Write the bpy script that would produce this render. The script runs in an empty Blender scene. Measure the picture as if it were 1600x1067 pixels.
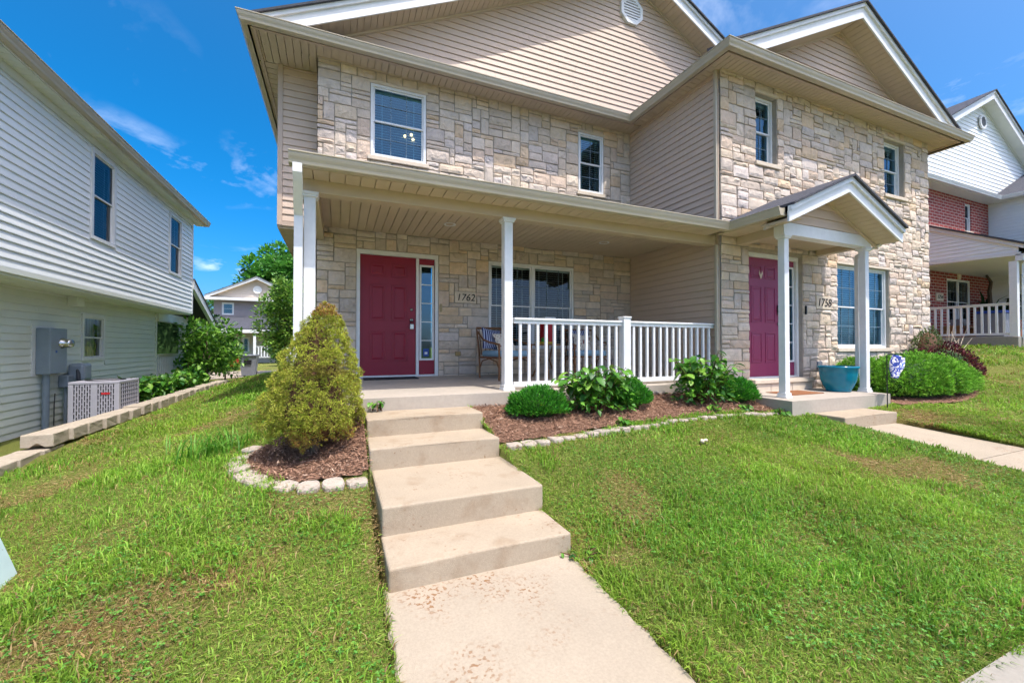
import bpy, bmesh, math, random
import numpy as np
from mathutils import Vector, Matrix
R = math.radians
random.seed(7); RNG = np.random.default_rng(11)
SC = bpy.context.scene
COL = SC.collection

# ------------------------------------------------------------------ camera
cd = bpy.data.cameras.new('camera'); cam = bpy.data.objects.new('camera', cd); COL.objects.link(cam)
cd.sensor_width = 36.0; cd.lens = 643.0/1600.0*36.0; cd.clip_start = .05; cd.clip_end = 3000
cam.location = (0, 0, 0); cam.rotation_euler = (R(90.75), 0, R(-22.88))
SC.camera = cam

# ------------------------------------------------------------------ sky and sun
SUN = Vector((.40, -1.0, 2.35)).normalized()          # towards the sun
EL = math.asin(SUN.z); AZ = math.atan2(SUN.x, SUN.y)
world = bpy.data.worlds.new('World'); SC.world = world; world.use_nodes = True
nt = world.node_tree; nt.nodes.clear()
def wn(t, **k):
    n = nt.nodes.new(t)
    for a, b in k.items(): setattr(n, a, b)
    return n
wl = nt.links.new
sky = wn('ShaderNodeTexSky', sky_type='NISHITA', sun_disc=False, sun_elevation=EL, sun_rotation=AZ,
         altitude=200, air_density=.5, dust_density=4.0, ozone_density=4.0)
tc = wn('ShaderNodeTexCoord'); sep = wn('ShaderNodeSeparateXYZ'); wl(tc.outputs['Generated'], sep.inputs[0])
# clouds: project the direction on a high flat layer so they stretch towards the horizon
zc = wn('ShaderNodeMath', operation='MAXIMUM'); wl(sep.outputs['Z'], zc.inputs[0]); zc.inputs[1].default_value = .03
zd = wn('ShaderNodeMath', operation='ADD'); wl(zc.outputs[0], zd.inputs[0]); zd.inputs[1].default_value = .12
dv = wn('ShaderNodeVectorMath', operation='DIVIDE'); wl(tc.outputs['Generated'], dv.inputs[0])
cmb = wn('ShaderNodeCombineXYZ')
for i in range(3): wl(zd.outputs[0], cmb.inputs[i])
wl(cmb.outputs[0], dv.inputs[1])
mp = wn('ShaderNodeMapping'); wl(dv.outputs[0], mp.inputs[0]); mp.inputs['Location'].default_value = (8.8, 4.4, 0)
mp.inputs['Rotation'].default_value = (0, 0, R(35)); mp.inputs['Scale'].default_value = (1.0, .8, 1.0)
n1 = wn('ShaderNodeTexNoise'); wl(mp.outputs[0], n1.inputs['Vector']); n1.inputs['Scale'].default_value = 3.6
n1.inputs['Detail'].default_value = 6; n1.inputs['Roughness'].default_value = .58; n1.inputs['Distortion'].default_value = .35
n2 = wn('ShaderNodeTexNoise'); wl(mp.outputs[0], n2.inputs['Vector']); n2.inputs['Scale'].default_value = 1.3; n2.inputs['Detail'].default_value = 2
r1 = wn('ShaderNodeMapRange'); wl(n1.outputs['Fac'], r1.inputs[0]); r1.inputs[1].default_value = .52; r1.inputs[2].default_value = .80
r2 = wn('ShaderNodeMapRange'); wl(n2.outputs['Fac'], r2.inputs[0]); r2.inputs[1].default_value = .46; r2.inputs[2].default_value = .66
mm = wn('ShaderNodeMath', operation='MULTIPLY'); wl(r1.outputs[0], mm.inputs[0]); wl(r2.outputs[0], mm.inputs[1])
m3 = wn('ShaderNodeMath', operation='MULTIPLY'); wl(mm.outputs[0], m3.inputs[0]); m3.inputs[1].default_value = .75
hs = wn('ShaderNodeHueSaturation'); wl(sky.outputs[0], hs.inputs['Color']); hs.inputs['Saturation'].default_value = 1.5; hs.inputs['Value'].default_value = 1.05; hs.inputs['Hue'].default_value = .489
mx = wn('ShaderNodeMix', data_type='RGBA'); wl(m3.outputs[0], mx.inputs[0]); wl(hs.outputs[0], mx.inputs[6]); mx.inputs[7].default_value = (5.2, 5.4, 6.0, 1)
bg = wn('ShaderNodeBackground'); wl(mx.outputs[2], bg.inputs[0]); bg.inputs[1].default_value = .15
wo = wn('ShaderNodeOutputWorld'); wl(bg.outputs[0], wo.inputs[0])

sd = bpy.data.lights.new('sun', 'SUN'); so = bpy.data.objects.new('sun', sd); COL.objects.link(so)
sd.energy = 2.0; sd.angle = R(.5); sd.color = (1.0, .95, .89)
so.rotation_euler = (-SUN).to_track_quat('-Z', 'Y').to_euler(); so.location = SUN*60

SC.view_settings.view_transform = 'Standard'; SC.view_settings.look = 'None'
SC.view_settings.exposure = 1.25; SC.view_settings.gamma = 1.0; SC.view_settings.use_curve_mapping = False
SC.render.engine = 'CYCLES'; SC.cycles.use_denoising = True; SC.cycles.use_adaptive_sampling = True; SC.cycles.adaptive_threshold = .03
SC.cycles.max_bounces = 5; SC.cycles.diffuse_bounces = 3; SC.cycles.glossy_bounces = 3; SC.cycles.transmission_bounces = 3; SC.cycles.transparent_max_bounces = 8

# ------------------------------------------------------------------ materials
def lin(c):
    return tuple(((v/255)/12.92 if v/255 <= .04045 else ((v/255+.055)/1.055)**2.4) for v in c)
MATS = {}
def mat(name, col, rough=.6, var=.12, scale=6.0, bump=0.0, bscale=40.0, spec=.4, stretch=None, attr=False,
        var2=0.0, scale2=.8, trans=0.0, metal=0.0, spots=None, col2=None, c2scale=3.0, c2range=(.5, .7), bdist=.01):
    """procedural material in world coordinates: base colour x two noises, optional second colour in patches, bump"""
    m = bpy.data.materials.new(name); m.use_nodes = True; t = m.node_tree; N = t.nodes; L = t.links.new
    p = N['Principled BSDF']; p.inputs['Roughness'].default_value = rough; p.inputs['Specular IOR Level'].default_value = spec
    p.inputs['Metallic'].default_value = metal
    g = N.new('ShaderNodeNewGeometry'); src = g.outputs['Position']
    if stretch:
        q = N.new('ShaderNodeMapping'); L(src, q.inputs[0]); q.inputs['Scale'].default_value = stretch; srcs = q.outputs[0]
    else: srcs = src
    if attr:
        a = N.new('ShaderNodeAttribute'); a.attribute_name = 'Col'; c = a.outputs['Color']
    else:
        a = N.new('ShaderNodeRGB'); a.outputs[0].default_value = (*lin(col), 1); c = a.outputs[0]
    if col2 is not None:
        nn = N.new('ShaderNodeTexNoise'); L(src, nn.inputs['Vector']); nn.inputs['Scale'].default_value = c2scale; nn.inputs['Detail'].default_value = 5
        mr = N.new('ShaderNodeMapRange'); L(nn.outputs['Fac'], mr.inputs[0]); mr.inputs[1].default_value = c2range[0]; mr.inputs[2].default_value = c2range[1]
        mx = N.new('ShaderNodeMix'); mx.data_type = 'RGBA'; L(mr.outputs[0], mx.inputs[0]); L(c, mx.inputs[6]); mx.inputs[7].default_value = (*lin(col2), 1); c = mx.outputs[2]
    if spots is not None:
        sc_, so_, lo, hi = spots
        fa = []
        for (q_, a_, b_, dt) in ((so_, .50, .66, 3), (sc_, lo, hi, 4)):
            nn = N.new('ShaderNodeTexNoise'); L(src, nn.inputs['Vector']); nn.inputs['Scale'].default_value = q_; nn.inputs['Detail'].default_value = dt
            mr = N.new('ShaderNodeMapRange'); L(nn.outputs['Fac'], mr.inputs[0]); mr.inputs[1].default_value = a_; mr.inputs[2].default_value = b_; fa.append(mr.outputs[0])
        mt = N.new('ShaderNodeMath'); mt.operation = 'MULTIPLY'; L(fa[0], mt.inputs[0]); L(fa[1], mt.inputs[1])
        mx = N.new('ShaderNodeMix'); mx.data_type = 'RGBA'; L(mt.outputs[0], mx.inputs[0]); L(c, mx.inputs[6]); mx.inputs[7].default_value = (*lin((134,100,70)), 1); c = mx.outputs[2]
    def mul(c, sc, amt, s):
        nn = N.new('ShaderNodeTexNoise'); L(s, nn.inputs['Vector']); nn.inputs['Scale'].default_value = sc; nn.inputs['Detail'].default_value = 6; nn.inputs['Roughness'].default_value = .6
        mr = N.new('ShaderNodeMapRange'); L(nn.outputs['Fac'], mr.inputs[0]); mr.inputs[1].default_value = .25; mr.inputs[2].default_value = .75
        mr.inputs[3].default_value = 1-amt; mr.inputs[4].default_value = 1+amt
        h = N.new('ShaderNodeVectorMath'); h.operation = 'SCALE'; L(c, h.inputs[0]); L(mr.outputs[0], h.inputs[3]); return h.outputs[0]
    if var: c = mul(c, scale, var, srcs)
    if var2: c = mul(c, scale2, var2, src)
    L(c, p.inputs['Base Color'])
    if bump:
        nb = N.new('ShaderNodeTexNoise'); L(srcs, nb.inputs['Vector']); nb.inputs['Scale'].default_value = bscale; nb.inputs['Detail'].default_value = 5
        b = N.new('ShaderNodeBump'); b.inputs['Strength'].default_value = bump; b.inputs['Distance'].default_value = bdist
        L(nb.outputs['Fac'], b.inputs['Height']); L(b.outputs[0], p.inputs['Normal'])
    if trans:
        tr = N.new('ShaderNodeBsdfTranslucent'); L(c, tr.inputs[0]); ms = N.new('ShaderNodeMixShader'); ms.inputs[0].default_value = trans
        L(p.outputs[0], ms.inputs[1]); L(tr.outputs[0], ms.inputs[2]); L(ms.outputs[0], N['Material Output'].inputs[0])
    MATS[name] = m; return m

mat('siding_tan', (203,180,159), .55, .05, 3, .12, 60, stretch=(.6,.6,8), var2=.05)
mat('soffit_tan', (198,179,153), .6, .05, 4, .05, 60, var2=.04)
mat('beam_tan', (194,175,148), .5, .04, 3)
mat('gutter_tan', (188,176,154), .35, .04, 3, var2=.05)
mat('trim_brown', (192,170,150), .5, .04, 3)
mat('white_trim', (226,226,224), .4, .05, 12, .06, 50, var2=.07, scale2=2.2)
mat('white_vinyl', (238,240,238), .45, .04, 3, .08, 60, stretch=(.6,.6,8), var2=.04)
mat('cream_vinyl', (222,225,214), .5, .04, 3, var2=.04)
mat('grey_vinyl', (150,140,140), .5, .06, 3)
mat('beige_vinyl', (196,184,170), .5, .06, 3)
mat('mortar', (168,158,144), .9, .15, 9, .5, 90)
mat('stone', (200,185,165), .85, .14, 9, .9, 55, spec=.2, attr=True, var2=.10, scale2=2.5, bdist=.012)
mat('limestone', (214,198,176), .8, .1, 12, .4, 70, spec=.2)
mat('door_red', (140,26,50), .42, .05, 4, .06, 90, stretch=(1,1,.1))
mat('door_plum', (140,52,86), .42, .08, 4, .06, 90, stretch=(1,1,.1))
mat('dark', (20,20,22), .6, .1, 8)
mat('black_metal', (28,28,30), .4, .1, 8)
mat('interior', (44,50,54), .9, .2, 2)
mat('muntin_grey', (118,138,150), .5, .04, 3)
mat('blind', (222,226,224), .5, .04, 3)
mat('steel', (190,190,188), .25, .05, 20, metal=.9)
mat('brass', (150,132,96), .35, .05, 20, metal=.8)
mat('concrete', (167,152,130), spots=(34, 2.6, .60, .70), rough=.85, var=.11, scale=70, bump=.5, bscale=160, spec=.2, var2=.09, scale2=2.2, bdist=.004, col2=(150,130,106), c2scale=5, c2range=(.55,.8))
mat('concrete_walk', (163,150,130), spots=(46, 2.3, .53, .62), rough=.88, var=.12, scale=75, bump=.5, bscale=170, spec=.2, var2=.10, scale2=1.4, bdist=.004)
mat('concrete_grey', (150,144,132), .88, .10, 24, .35, 120, spec=.2, var2=.10, scale2=1.6, bdist=.004)
mat('concrete_slab', (172,162,148), .85, .07, 20, .3, 120, spec=.2, var2=.08, scale2=1.8, bdist=.004)
mat('block', (172,160,142), .92, .16, 40, .7, 110, spec=.15, var2=.12, scale2=3, bdist=.006)
mat('edging', (172,160,144), .9, .16, 40, .8, 90, spec=.15, var2=.16, scale2=9, bdist=.008, col2=(126,108,88), c2scale=14, c2range=(.56,.72))
mat('soil', (120,126,62), .95, .4, 90, 1.0, 120, spec=.1, col2=(138,112,70), c2scale=1.3, c2range=(.56,.70), bdist=.03)
mat('mulch', (138,106,86), .95, .35, 60, 1.0, 80, spec=.1, var2=.2, scale2=5, bdist=.03)
mat('chip', (128,92,70), .9, .2, 30, spec=.1, attr=True)
mat('asphalt', (74,74,76), .9, .15, 40, .4, 150, spec=.2)
mat('shingle', (80,81,87), .9, .25, 30, .7, 60, spec=.15, var2=.12, scale2=3, stretch=(1,1,3))
mat('grass', (90,130,40), .5, .12, 2.0, spec=.3, attr=True, trans=.48)
mat('inner_leaf', (44,74,28), .9, .3, 14)
mat('leaf', (70,120,40), .45, .12, 4, spec=.4, attr=True, trans=.28)
mat('needle', (90,120,40), .6, .15, 6, spec=.25, attr=True, trans=.12)
mat('twig', (88,62,42), .9, .3, 30)
mat('bark', (96,82,68), .95, .3, 20, .8, 40, stretch=(1,1,.3))
mat('rattan', (124,84,52), .5, .2, 30, .3, 90)
mat('wood', (150,110,70), .6, .15, 18)
mat('cushion_blue', (132,164,184), .85, .06, 20, .3, 160, spec=.15)
mat('teal_glaze', (0,116,140), .15, .08, 5, spec=.45, col2=(0,138,160), c2scale=6)
mat('plastic_grey', (120,124,132), .5, .08, 10)
mat('plastic_blue', (30,70,150), .5, .08, 10)
mat('meter_grey', (128,140,150), .45, .06, 10)
mat('ac_grey', (158,156,164), .45, .06, 10)
mat('cable', (52,56,62), .6, .05, 10)
mat('pedestal', (186,206,204), .5, .05, 12, col2=(150,150,140), c2scale=60, c2range=(.68,.74))
mat('mat_dark', (40,42,46), .95, .3, 120, .6, 200)
mat('mat_brown', (140,92,58), .95, .25, 60, .6, 200)
mat('red_paint', (176,34,40), .5, .06, 10)
mat('yellow_paint', (206,176,60), .5, .06, 10)
mat('green_paint', (64,140,52), .5, .06, 10)
mat('orange_paint', (214,104,30), .5, .06, 10)
mat('terracotta', (60,150,130), .5, .06, 10)
mat('ink', (36,32,30), .7, .0)
mat('bone', (214,196,170), .8, .15, 30)
mat('chip_blue', (60,100,180), .4, .1, 30)

def glass(name, tint, refl, rough=.02, mul=1.3, gc=(.93,.97,1)):
    m = bpy.data.materials.new(name); m.use_nodes = True; t = m.node_tree; N = t.nodes; L = t.links.new
    N.remove(N['Principled BSDF'])
    tr = N.new('ShaderNodeBsdfTransparent'); tr.inputs[0].default_value = (*tint, 1)
    gl = N.new('ShaderNodeBsdfGlossy'); gl.inputs['Roughness'].default_value = rough; gl.inputs[0].default_value = (*gc,1)
    fr = N.new('ShaderNodeFresnel'); fr.inputs[0].default_value = 1.55
    ad = N.new('ShaderNodeMath'); ad.operation = 'MULTIPLY_ADD'; L(fr.outputs[0], ad.inputs[0]); ad.inputs[1].default_value = mul; ad.inputs[2].default_value = refl; ad.use_clamp = True
    g = N.new('ShaderNodeNewGeometry'); nb = N.new('ShaderNodeTexNoise'); L(g.outputs['Position'], nb.inputs['Vector']); nb.inputs['Scale'].default_value = 1.6
    b = N.new('ShaderNodeBump'); b.inputs['Strength'].default_value = .12; b.inputs['Distance'].default_value = .02; L(nb.outputs['Fac'], b.inputs['Height']); L(b.outputs[0], gl.inputs['Normal'])
    ms = N.new('ShaderNodeMixShader'); L(ad.outputs[0], ms.inputs[0]); L(tr.outputs[0], ms.inputs[1]); L(gl.outputs[0], ms.inputs[2]); L(ms.outputs[0], N['Material Output'].inputs[0])
    MATS[name] = m
glass('glass_blue', (.44,.70,.78), .08, mul=1.0, gc=(.42,.74,.95))
glass('glass_clear', (.70,.78,.76), .01, mul=.8)
glass('glass_dark', (.26,.30,.34), .0, mul=.6)

def brickmat():
    m = bpy.data.materials.new('brick_red'); m.use_nodes = True; t = m.node_tree; N = t.nodes; L = t.links.new; p = N['Principled BSDF']
    g = N.new('ShaderNodeNewGeometry'); s = N.new('ShaderNodeSeparateXYZ'); L(g.outputs['Position'], s.inputs[0])
    c = N.new('ShaderNodeCombineXYZ'); L(s.outputs['X'], c.inputs[0]); L(s.outputs['Z'], c.inputs[1])
    b = N.new('ShaderNodeTexBrick'); L(c.outputs[0], b.inputs['Vector']); b.inputs['Scale'].default_value = 1
    b.inputs['Brick Width'].default_value = .30; b.inputs['Row Height'].default_value = .105; b.inputs['Mortar Size'].default_value = .011; b.inputs['Mortar Smooth'].default_value = .2
    b.inputs['Color1'].default_value = (*lin((156,66,58)), 1); b.inputs['Color2'].default_value = (*lin((124,50,48)), 1); b.inputs['Mortar'].default_value = (*lin((190,172,160)), 1); b.inputs['Bias'].default_value = -.2
    L(b.outputs['Color'], p.inputs['Base Color']); p.inputs['Roughness'].default_value = .9
    bu = N.new('ShaderNodeBump'); bu.invert = True; bu.inputs['Strength'].default_value = .6; bu.inputs['Distance'].default_value = .01; L(b.outputs['Fac'], bu.inputs['Height']); L(bu.outputs[0], p.inputs['Normal'])
    MATS['brick_red'] = m
brickmat()
def patternmat(name, kind):
    m = bpy.data.materials.new(name); m.use_nodes = True; t = m.node_tree; N = t.nodes; L = t.links.new; p = N['Principled BSDF']; p.inputs['Roughness'].default_value = .85
    tcx = N.new('ShaderNodeTexCoord')
    if kind == 'stripe':
        w = N.new('ShaderNodeTexWave'); L(tcx.outputs['Object'], w.inputs['Vector']); w.inputs['Scale'].default_value = 9; w.bands_direction = 'X'; f = w.outputs['Fac']; cols = [(0,(30,38,90)),(.62,(36,44,100)),(.7,(190,196,214))]
    elif kind == 'floral':
        w = N.new('ShaderNodeTexNoise'); L(tcx.outputs['Object'], w.inputs['Vector']); w.inputs['Scale'].default_value = 22; w.inputs['Detail'].default_value = 3; f = w.outputs['Fac']; cols = [(.0,(110,40,40)),(.40,(120,60,56)),(.46,(216,204,186)),(.62,(220,210,192)),(.70,(70,60,72))]
    else:
        w = N.new('ShaderNodeTexNoise'); L(tcx.outputs['Object'], w.inputs['Vector']); w.inputs['Scale'].default_value = 14; w.inputs['Detail'].default_value = 3; w.inputs['Distortion'].default_value = 1.2; f = w.outputs['Fac']; cols = [(.0,(28,40,100)),(.47,(40,64,150)),(.51,(226,220,206)),(.56,(220,214,200)),(.61,(60,104,190))]
    cr = N.new('ShaderNodeValToRGB'); L(f, cr.inputs[0]); e = cr.color_ramp.elements
    while len(e) < len(cols): e.new(.5)
    for k, (pos, c) in enumerate(cols): e[k].position = pos; e[k].color = (*lin(c), 1)
    L(cr.outputs[0], p.inputs['Base Color']); MATS[name] = m
patternmat('pillow_stripe', 'stripe'); patternmat('pillow_floral', 'floral'); patternmat('flag_print', 'flag')
def emat(name, col, s):
    m = bpy.data.materials.new(name); m.use_nodes = True; p = m.node_tree.nodes['Principled BSDF']
    p.inputs['Emission Color'].default_value = (*col, 1); p.inputs['Emission Strength'].default_value = s; p.inputs['Base Color'].default_value = (*col, 1); MATS[name] = m
emat('bulb', (1, .55, .22), 3.0)

# ------------------------------------------------------------------ object helpers
def link(o, parent=None):
    COL.objects.link(o)
    if parent is not None:
        o.parent = parent
        o.matrix_parent_inverse = Matrix.Translation(-parent.location)
    return o
def tag(o, label=None, cat=None, group=None, kind=None):
    if label: o['label'] = label
    if cat: o['category'] = cat
    if group: o['group'] = group
    if kind: o['kind'] = kind
    return o
def thing(name, label, cat, loc=(0,0,0), group=None):
    o = bpy.data.objects.new(name, None); o.location = loc; o.empty_display_size = .2; COL.objects.link(o)
    return tag(o, label, cat, group)
def newmesh(name, vs, fs, m, smooth=False):
    me = bpy.data.meshes.new(name); me.from_pydata([tuple(v) for v in vs], [], fs); me.update()
    if isinstance(m, str): m = MATS[m]
    me.materials.append(m)
    if smooth: me.polygons.foreach_set('use_smooth', [True]*len(me.polygons))
    return me
class MB:
    def __init__(s): s.v = []; s.f = []
    def add(s, vs, fs):
        k = len(s.v); s.v += [tuple(v) for v in vs]; s.f += [tuple(i+k for i in f) for f in fs]; return s
    def box(s, x0, x1, y0, y1, z0, z1, b=0.0):
        x0,x1 = min(x0,x1),max(x0,x1); y0,y1 = min(y0,y1),max(y0,y1); z0,z1 = min(z0,z1),max(z0,z1)
        if b <= 0:
            vs = [(x,y,z) for z in (z0,z1) for y in (y0,y1) for x in (x0,x1)]
            return s.add(vs, [(0,2,3,1),(4,5,7,6),(0,1,5,4),(2,6,7,3),(0,4,6,2),(1,3,7,5)])
        bm = bmesh.new(); bmesh.ops.create_cube(bm, size=1)
        for v in bm.verts: v.co = Vector(((x0+x1)/2+v.co.x*(x1-x0), (y0+y1)/2+v.co.y*(y1-y0), (z0+z1)/2+v.co.z*(z1-z0)))
        bmesh.ops.bevel(bm, geom=list(bm.edges), offset=min(b, .45*min(x1-x0,y1-y0,z1-z0)), segments=2, affect='EDGES', profile=.5)
        bm.verts.index_update(); s.add([v.co for v in bm.verts], [[v.index for v in f.verts] for f in bm.faces]); bm.free(); return s
    def prism(s, poly, axis, a, b):
        """poly: 2D list, extruded along axis ('x','y','z') from a to b. poly coords are the other two axes in xyz order"""
        n = len(poly)
        def P(p, t): return {'x': (t,p[0],p[1]), 'y': (p[0],t,p[1]), 'z': (p[0],p[1],t)}[axis]
        vs = [P(p,a) for p in poly] + [P(p,b) for p in poly]
        area = sum(poly[i][0]*poly[(i+1)%n][1]-poly[(i+1)%n][0]*poly[i][1] for i in range(n))
        fs = [tuple(range(n)), tuple(range(2*n-1, n-1, -1))] + [(i+n, (i+1)%n+n, (i+1)%n, i) for i in range(n)]
        flip = (area > 0) != (axis == 'y')
        if (b < a): flip = not flip
        if flip: fs = [f[::-1] for f in fs]
        return s.add(vs, fs)
    def tube(s, pts, r, n=8, caps=True):
        pts = [Vector(p) for p in pts]; rs = r if isinstance(r, (list,tuple)) else [r]*len(pts); k = len(s.v); up = None
        for i, p in enumerate(pts):
            d = (pts[min(i+1,len(pts)-1)]-pts[max(i-1,0)]).normalized()
            if up is None: up = Vector((0,0,1)) if abs(d.z) < .9 else Vector((1,0,0))
            a = d.cross(up).normalized(); b = a.cross(d).normalized(); up = b
            for j in range(n):
                t = 2*math.pi*j/n; s.v.append(tuple(p+(a*math.cos(t)+b*math.sin(t))*rs[i]))
        for i in range(len(pts)-1):
            for j in range(n): s.f.append((k+i*n+j, k+i*n+(j+1)%n, k+(i+1)*n+(j+1)%n, k+(i+1)*n+j))
        if caps: s.f.append(tuple(k+j for j in range(n))[::-1]); s.f.append(tuple(k+(len(pts)-1)*n+j for j in range(n)))
        return s
    def lathe(s, prof, c=(0,0,0), n=24):
        k = len(s.v)
        for (r, z) in prof:
            for j in range(n): t = 2*math.pi*j/n; s.v.append((c[0]+r*math.cos(t), c[1]+r*math.sin(t), c[2]+z))
        for i in range(len(prof)-1):
            for j in range(n): s.f.append((k+i*n+j, k+i*n+(j+1)%n, k+(i+1)*n+(j+1)%n, k+(i+1)*n+j))
        return s
    def xf(s, M, k=0):
        s.v[k:] = [tuple(M @ Vector(v)) for v in s.v[k:]]; return s
    def build(s, name, m, parent=None, smooth=False):
        o = bpy.data.objects.new(name, newmesh(name, s.v, s.f, m, smooth)); return link(o, parent)
def inst(me, name, parent, loc=(0,0,0)):
    o = bpy.data.objects.new(name, me); o.location = loc; return link(o, parent)
def npmesh(name, V, F, m, colors=None, smooth=False):
    """fast mesh from numpy arrays; F (n,3); colors per vertex"""
    me = bpy.data.meshes.new(name); V = np.asarray(V, np.float32); F = np.asarray(F, np.int32)
    me.vertices.add(len(V)); me.vertices.foreach_set('co', V.ravel()); n = F.shape[1]
    me.loops.add(F.size); me.loops.foreach_set('vertex_index', F.ravel()); me.polygons.add(len(F))
    me.polygons.foreach_set('loop_start', np.arange(0, F.size, n, dtype=np.int32))
    try: me.polygons.foreach_set('loop_total', np.full(len(F), n, np.int32))
    except Exception: pass
    me.update(calc_edges=True); me.materials.append(MATS[m])
    if colors is not None:
        a = me.color_attributes.new('Col', 'FLOAT_COLOR', 'POINT'); c = np.ones((len(V),4), np.float32); c[:,:3] = colors; a.data.foreach_set('color', c.ravel())
    if smooth: me.polygons.foreach_set('use_smooth', np.ones(len(F), bool))
    return me
def sweep(mb, prof, path, closed=False):
    """profile (outward, up) swept along a horizontal path; outward = right-hand side of the walking direction"""
    P = [Vector(p) for p in path]; n = len(P); k = len(mb.v); m = len(prof)
    for i in range(n):
        d0 = (P[i]-P[i-1]).normalized() if i > 0 else None; d1 = (P[i+1]-P[i]).normalized() if i < n-1 else None
        d0 = d0 or d1; d1 = d1 or d0
        n0 = Vector((d0.y,-d0.x,0)); n1 = Vector((d1.y,-d1.x,0)); b = (n0+n1); b = b/ max(.2, b.length_squared)*2
        for (o, z) in prof: mb.v.append((P[i].x+b.x*o, P[i].y+b.y*o, P[i].z+z))
    for i in range(n-1):
        for j in range(m): mb.f.append((k+i*m+j, k+(i+1)*m+j, k+(i+1)*m+(j+1)%m, k+i*m+(j+1)%m))
    mb.f.append(tuple(k+j for j in range(m))); mb.f.append(tuple(k+(n-1)*m+j for j in range(m))[::-1])
    return mb
# ------------------------------------------------------------------ terrain
CP = np.array([
 # sidewalk line, rising to the right
 (-12,.9,-2.0),(-5,.9,-1.78),(-2,.9,-1.62),(0,.9,-1.56),(1.5,.9,-1.50),(3,.92,-1.50),(5,.92,-1.44),(7,.92,-1.36),(10,.9,-1.25),(14,.9,-1.05),(20,.9,-.8),(30,.9,-.4),
 (-5,-3,-1.8),(0,-3,-1.65),(8,-3,-1.45),(20,-3,-.9),
 # lawn between the walks and bed edge
 (1.6,1.5,-1.47),(1.6,2.4,-1.42),(1.58,2.9,-1.26),(1.58,3.3,-1.10),(1.5,3.66,-1.0),(3.5,3.85,-.97),(5.9,4.0,-.97),(3.5,2.6,-1.20),(5.5,2.6,-1.17),(3.5,1.8,-1.36),(5.5,1.8,-1.30),
 (1.7,4.8,-.76),(4,4.8,-.74),(5.7,4.8,-.76),(3,4.3,-.86),(5,4.3,-.85),
 # left of the steps
 (.15,1.3,-1.50),(.15,2.3,-1.42),(.12,2.9,-1.26),(.15,3.5,-1.10),(.15,4.2,-.90),(.0,4.7,-.80),(-.3,3.5,-1.10),(-.84,4.2,-1.06),(-.2,4.3,-.98),(-.7,4.9,-.96),
 (-1,2,-1.50),(-1,3,-1.30),(-1.2,5,-1.02),(-1.1,7,-.92),(-2,2,-1.58),(-2,3.3,-1.42),(-2,5,-1.2),(-2,7,-1.12),(-3.0,3,-1.55),(-3.0,5,-1.36),(-3.0,7,-1.22),(-3.0,10,-1.17),(-3.0,14,-1.10),
 (-2.2,14,-.88),(-1.3,10,-.82),(-1.3,14,-.80),(-2.2,10,-1.0),(-1.7,16,-.85),(-2.5,18,-1.15),
 (-3.8,7,-1.35),(-4.5,9,-1.38),(-4.5,14,-1.38),(-5,5,-1.6),(-6,3,-1.75),(-9,8,-1.7),
 (-3,22,-1.35),(-6,26,-1.38),(2,26,-1.35),(-8,36,-1.35),(-2,36,-1.3),(-20,40,-1.6),(20,40,-1.0),
 # right side
 (8.6,4.8,-.84),(8.6,3.6,-.95),(10.5,3.5,-.92),(12.4,4.2,-.74),(12.4,5.2,-.6),(8.4,2.2,-1.13),(6.2,3.3,-1.05),(6.2,2.2,-1.22),(7.9,3.2,-1.08),(10,1.9,-1.10),(14,5,-.34),(14,2.8,-.62),(17.6,5.3,.0),(17.6,7,.02),(20,4.9,.02),(25,4.9,.1),(20,2.5,-.3),(26,2.5,-.1),(35,6,.6),(14,9,-.2),
], float)
def _phi(r): return np.sqrt(r*r+.18)
_A = _phi(np.hypot(CP[:,None,0]-CP[None,:,0], CP[:,None,1]-CP[None,:,1]))
_n = len(CP); _B = np.zeros((_n+1,_n+1)); _B[:_n,:_n] = _A + np.eye(_n)*.02; _B[:_n,_n] = 1; _B[_n,:_n] = 1
_W = np.linalg.solve(_B, np.append(CP[:,2], 0))
def zg(x, y):
    x = np.atleast_1d(np.asarray(x, float)); y = np.atleast_1d(np.asarray(y, float)); sh = x.shape; x = x.ravel(); y = y.ravel()
    out = np.empty(len(x))
    for i in range(0, len(x), 40000):
        s = slice(i, i+40000); out[s] = _phi(np.hypot(x[s,None]-CP[None,:,0], y[s,None]-CP[None,:,1])) @ _W[:_n] + _W[_n]
    far = np.clip((np.hypot(x-5, y-8)-38)/25, 0, 1); out = out*(1-far) + (-1.4)*far
    return out.reshape(sh)
def zg1(x, y): return float(zg([x],[y])[0])
# path and bed outlines
WX0, WX1 = .25, 1.47            # front walk and steps
W2X0, W2X1 = 6.36, 7.62         # walk of the right-hand door
SLX0, SLX1, SLY0 = -.42, 5.82, 4.84     # porch slab
S2 = (5.95, 8.42, 3.85, 4.90)           # small porch slab
def bed_left():
    pts = []
    for t in np.linspace(R(-62), R(-245), 26):
        pts.append((-.20+.72*math.cos(t), 4.28+.74*math.sin(t)))
    return [(.24,3.60)] + pts + [(-.40,5.1),(.24,5.1)]
BED_L = [(.24,3.66),(0,3.63),(-.25,3.63),(-.47,3.78),(-.66,4.07),(-.76,4.3),(-.74,4.53),(-.65,4.70),(-.42,4.98),(.24,5.05)]
BED_R = [(1.49,3.84),(2.0,3.85),(2.5,3.91),(3.2,4.0),(3.9,4.06),(4.7,4.05),(5.94,4.1),(5.94,4.9),(1.49,4.9)]
BED_Y = [(8.42,3.66),(9.2,3.46),(10.3,3.50),(11.2,3.78),(12.3,4.12),(12.9,5.0),(8.42,5.0)]
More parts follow.
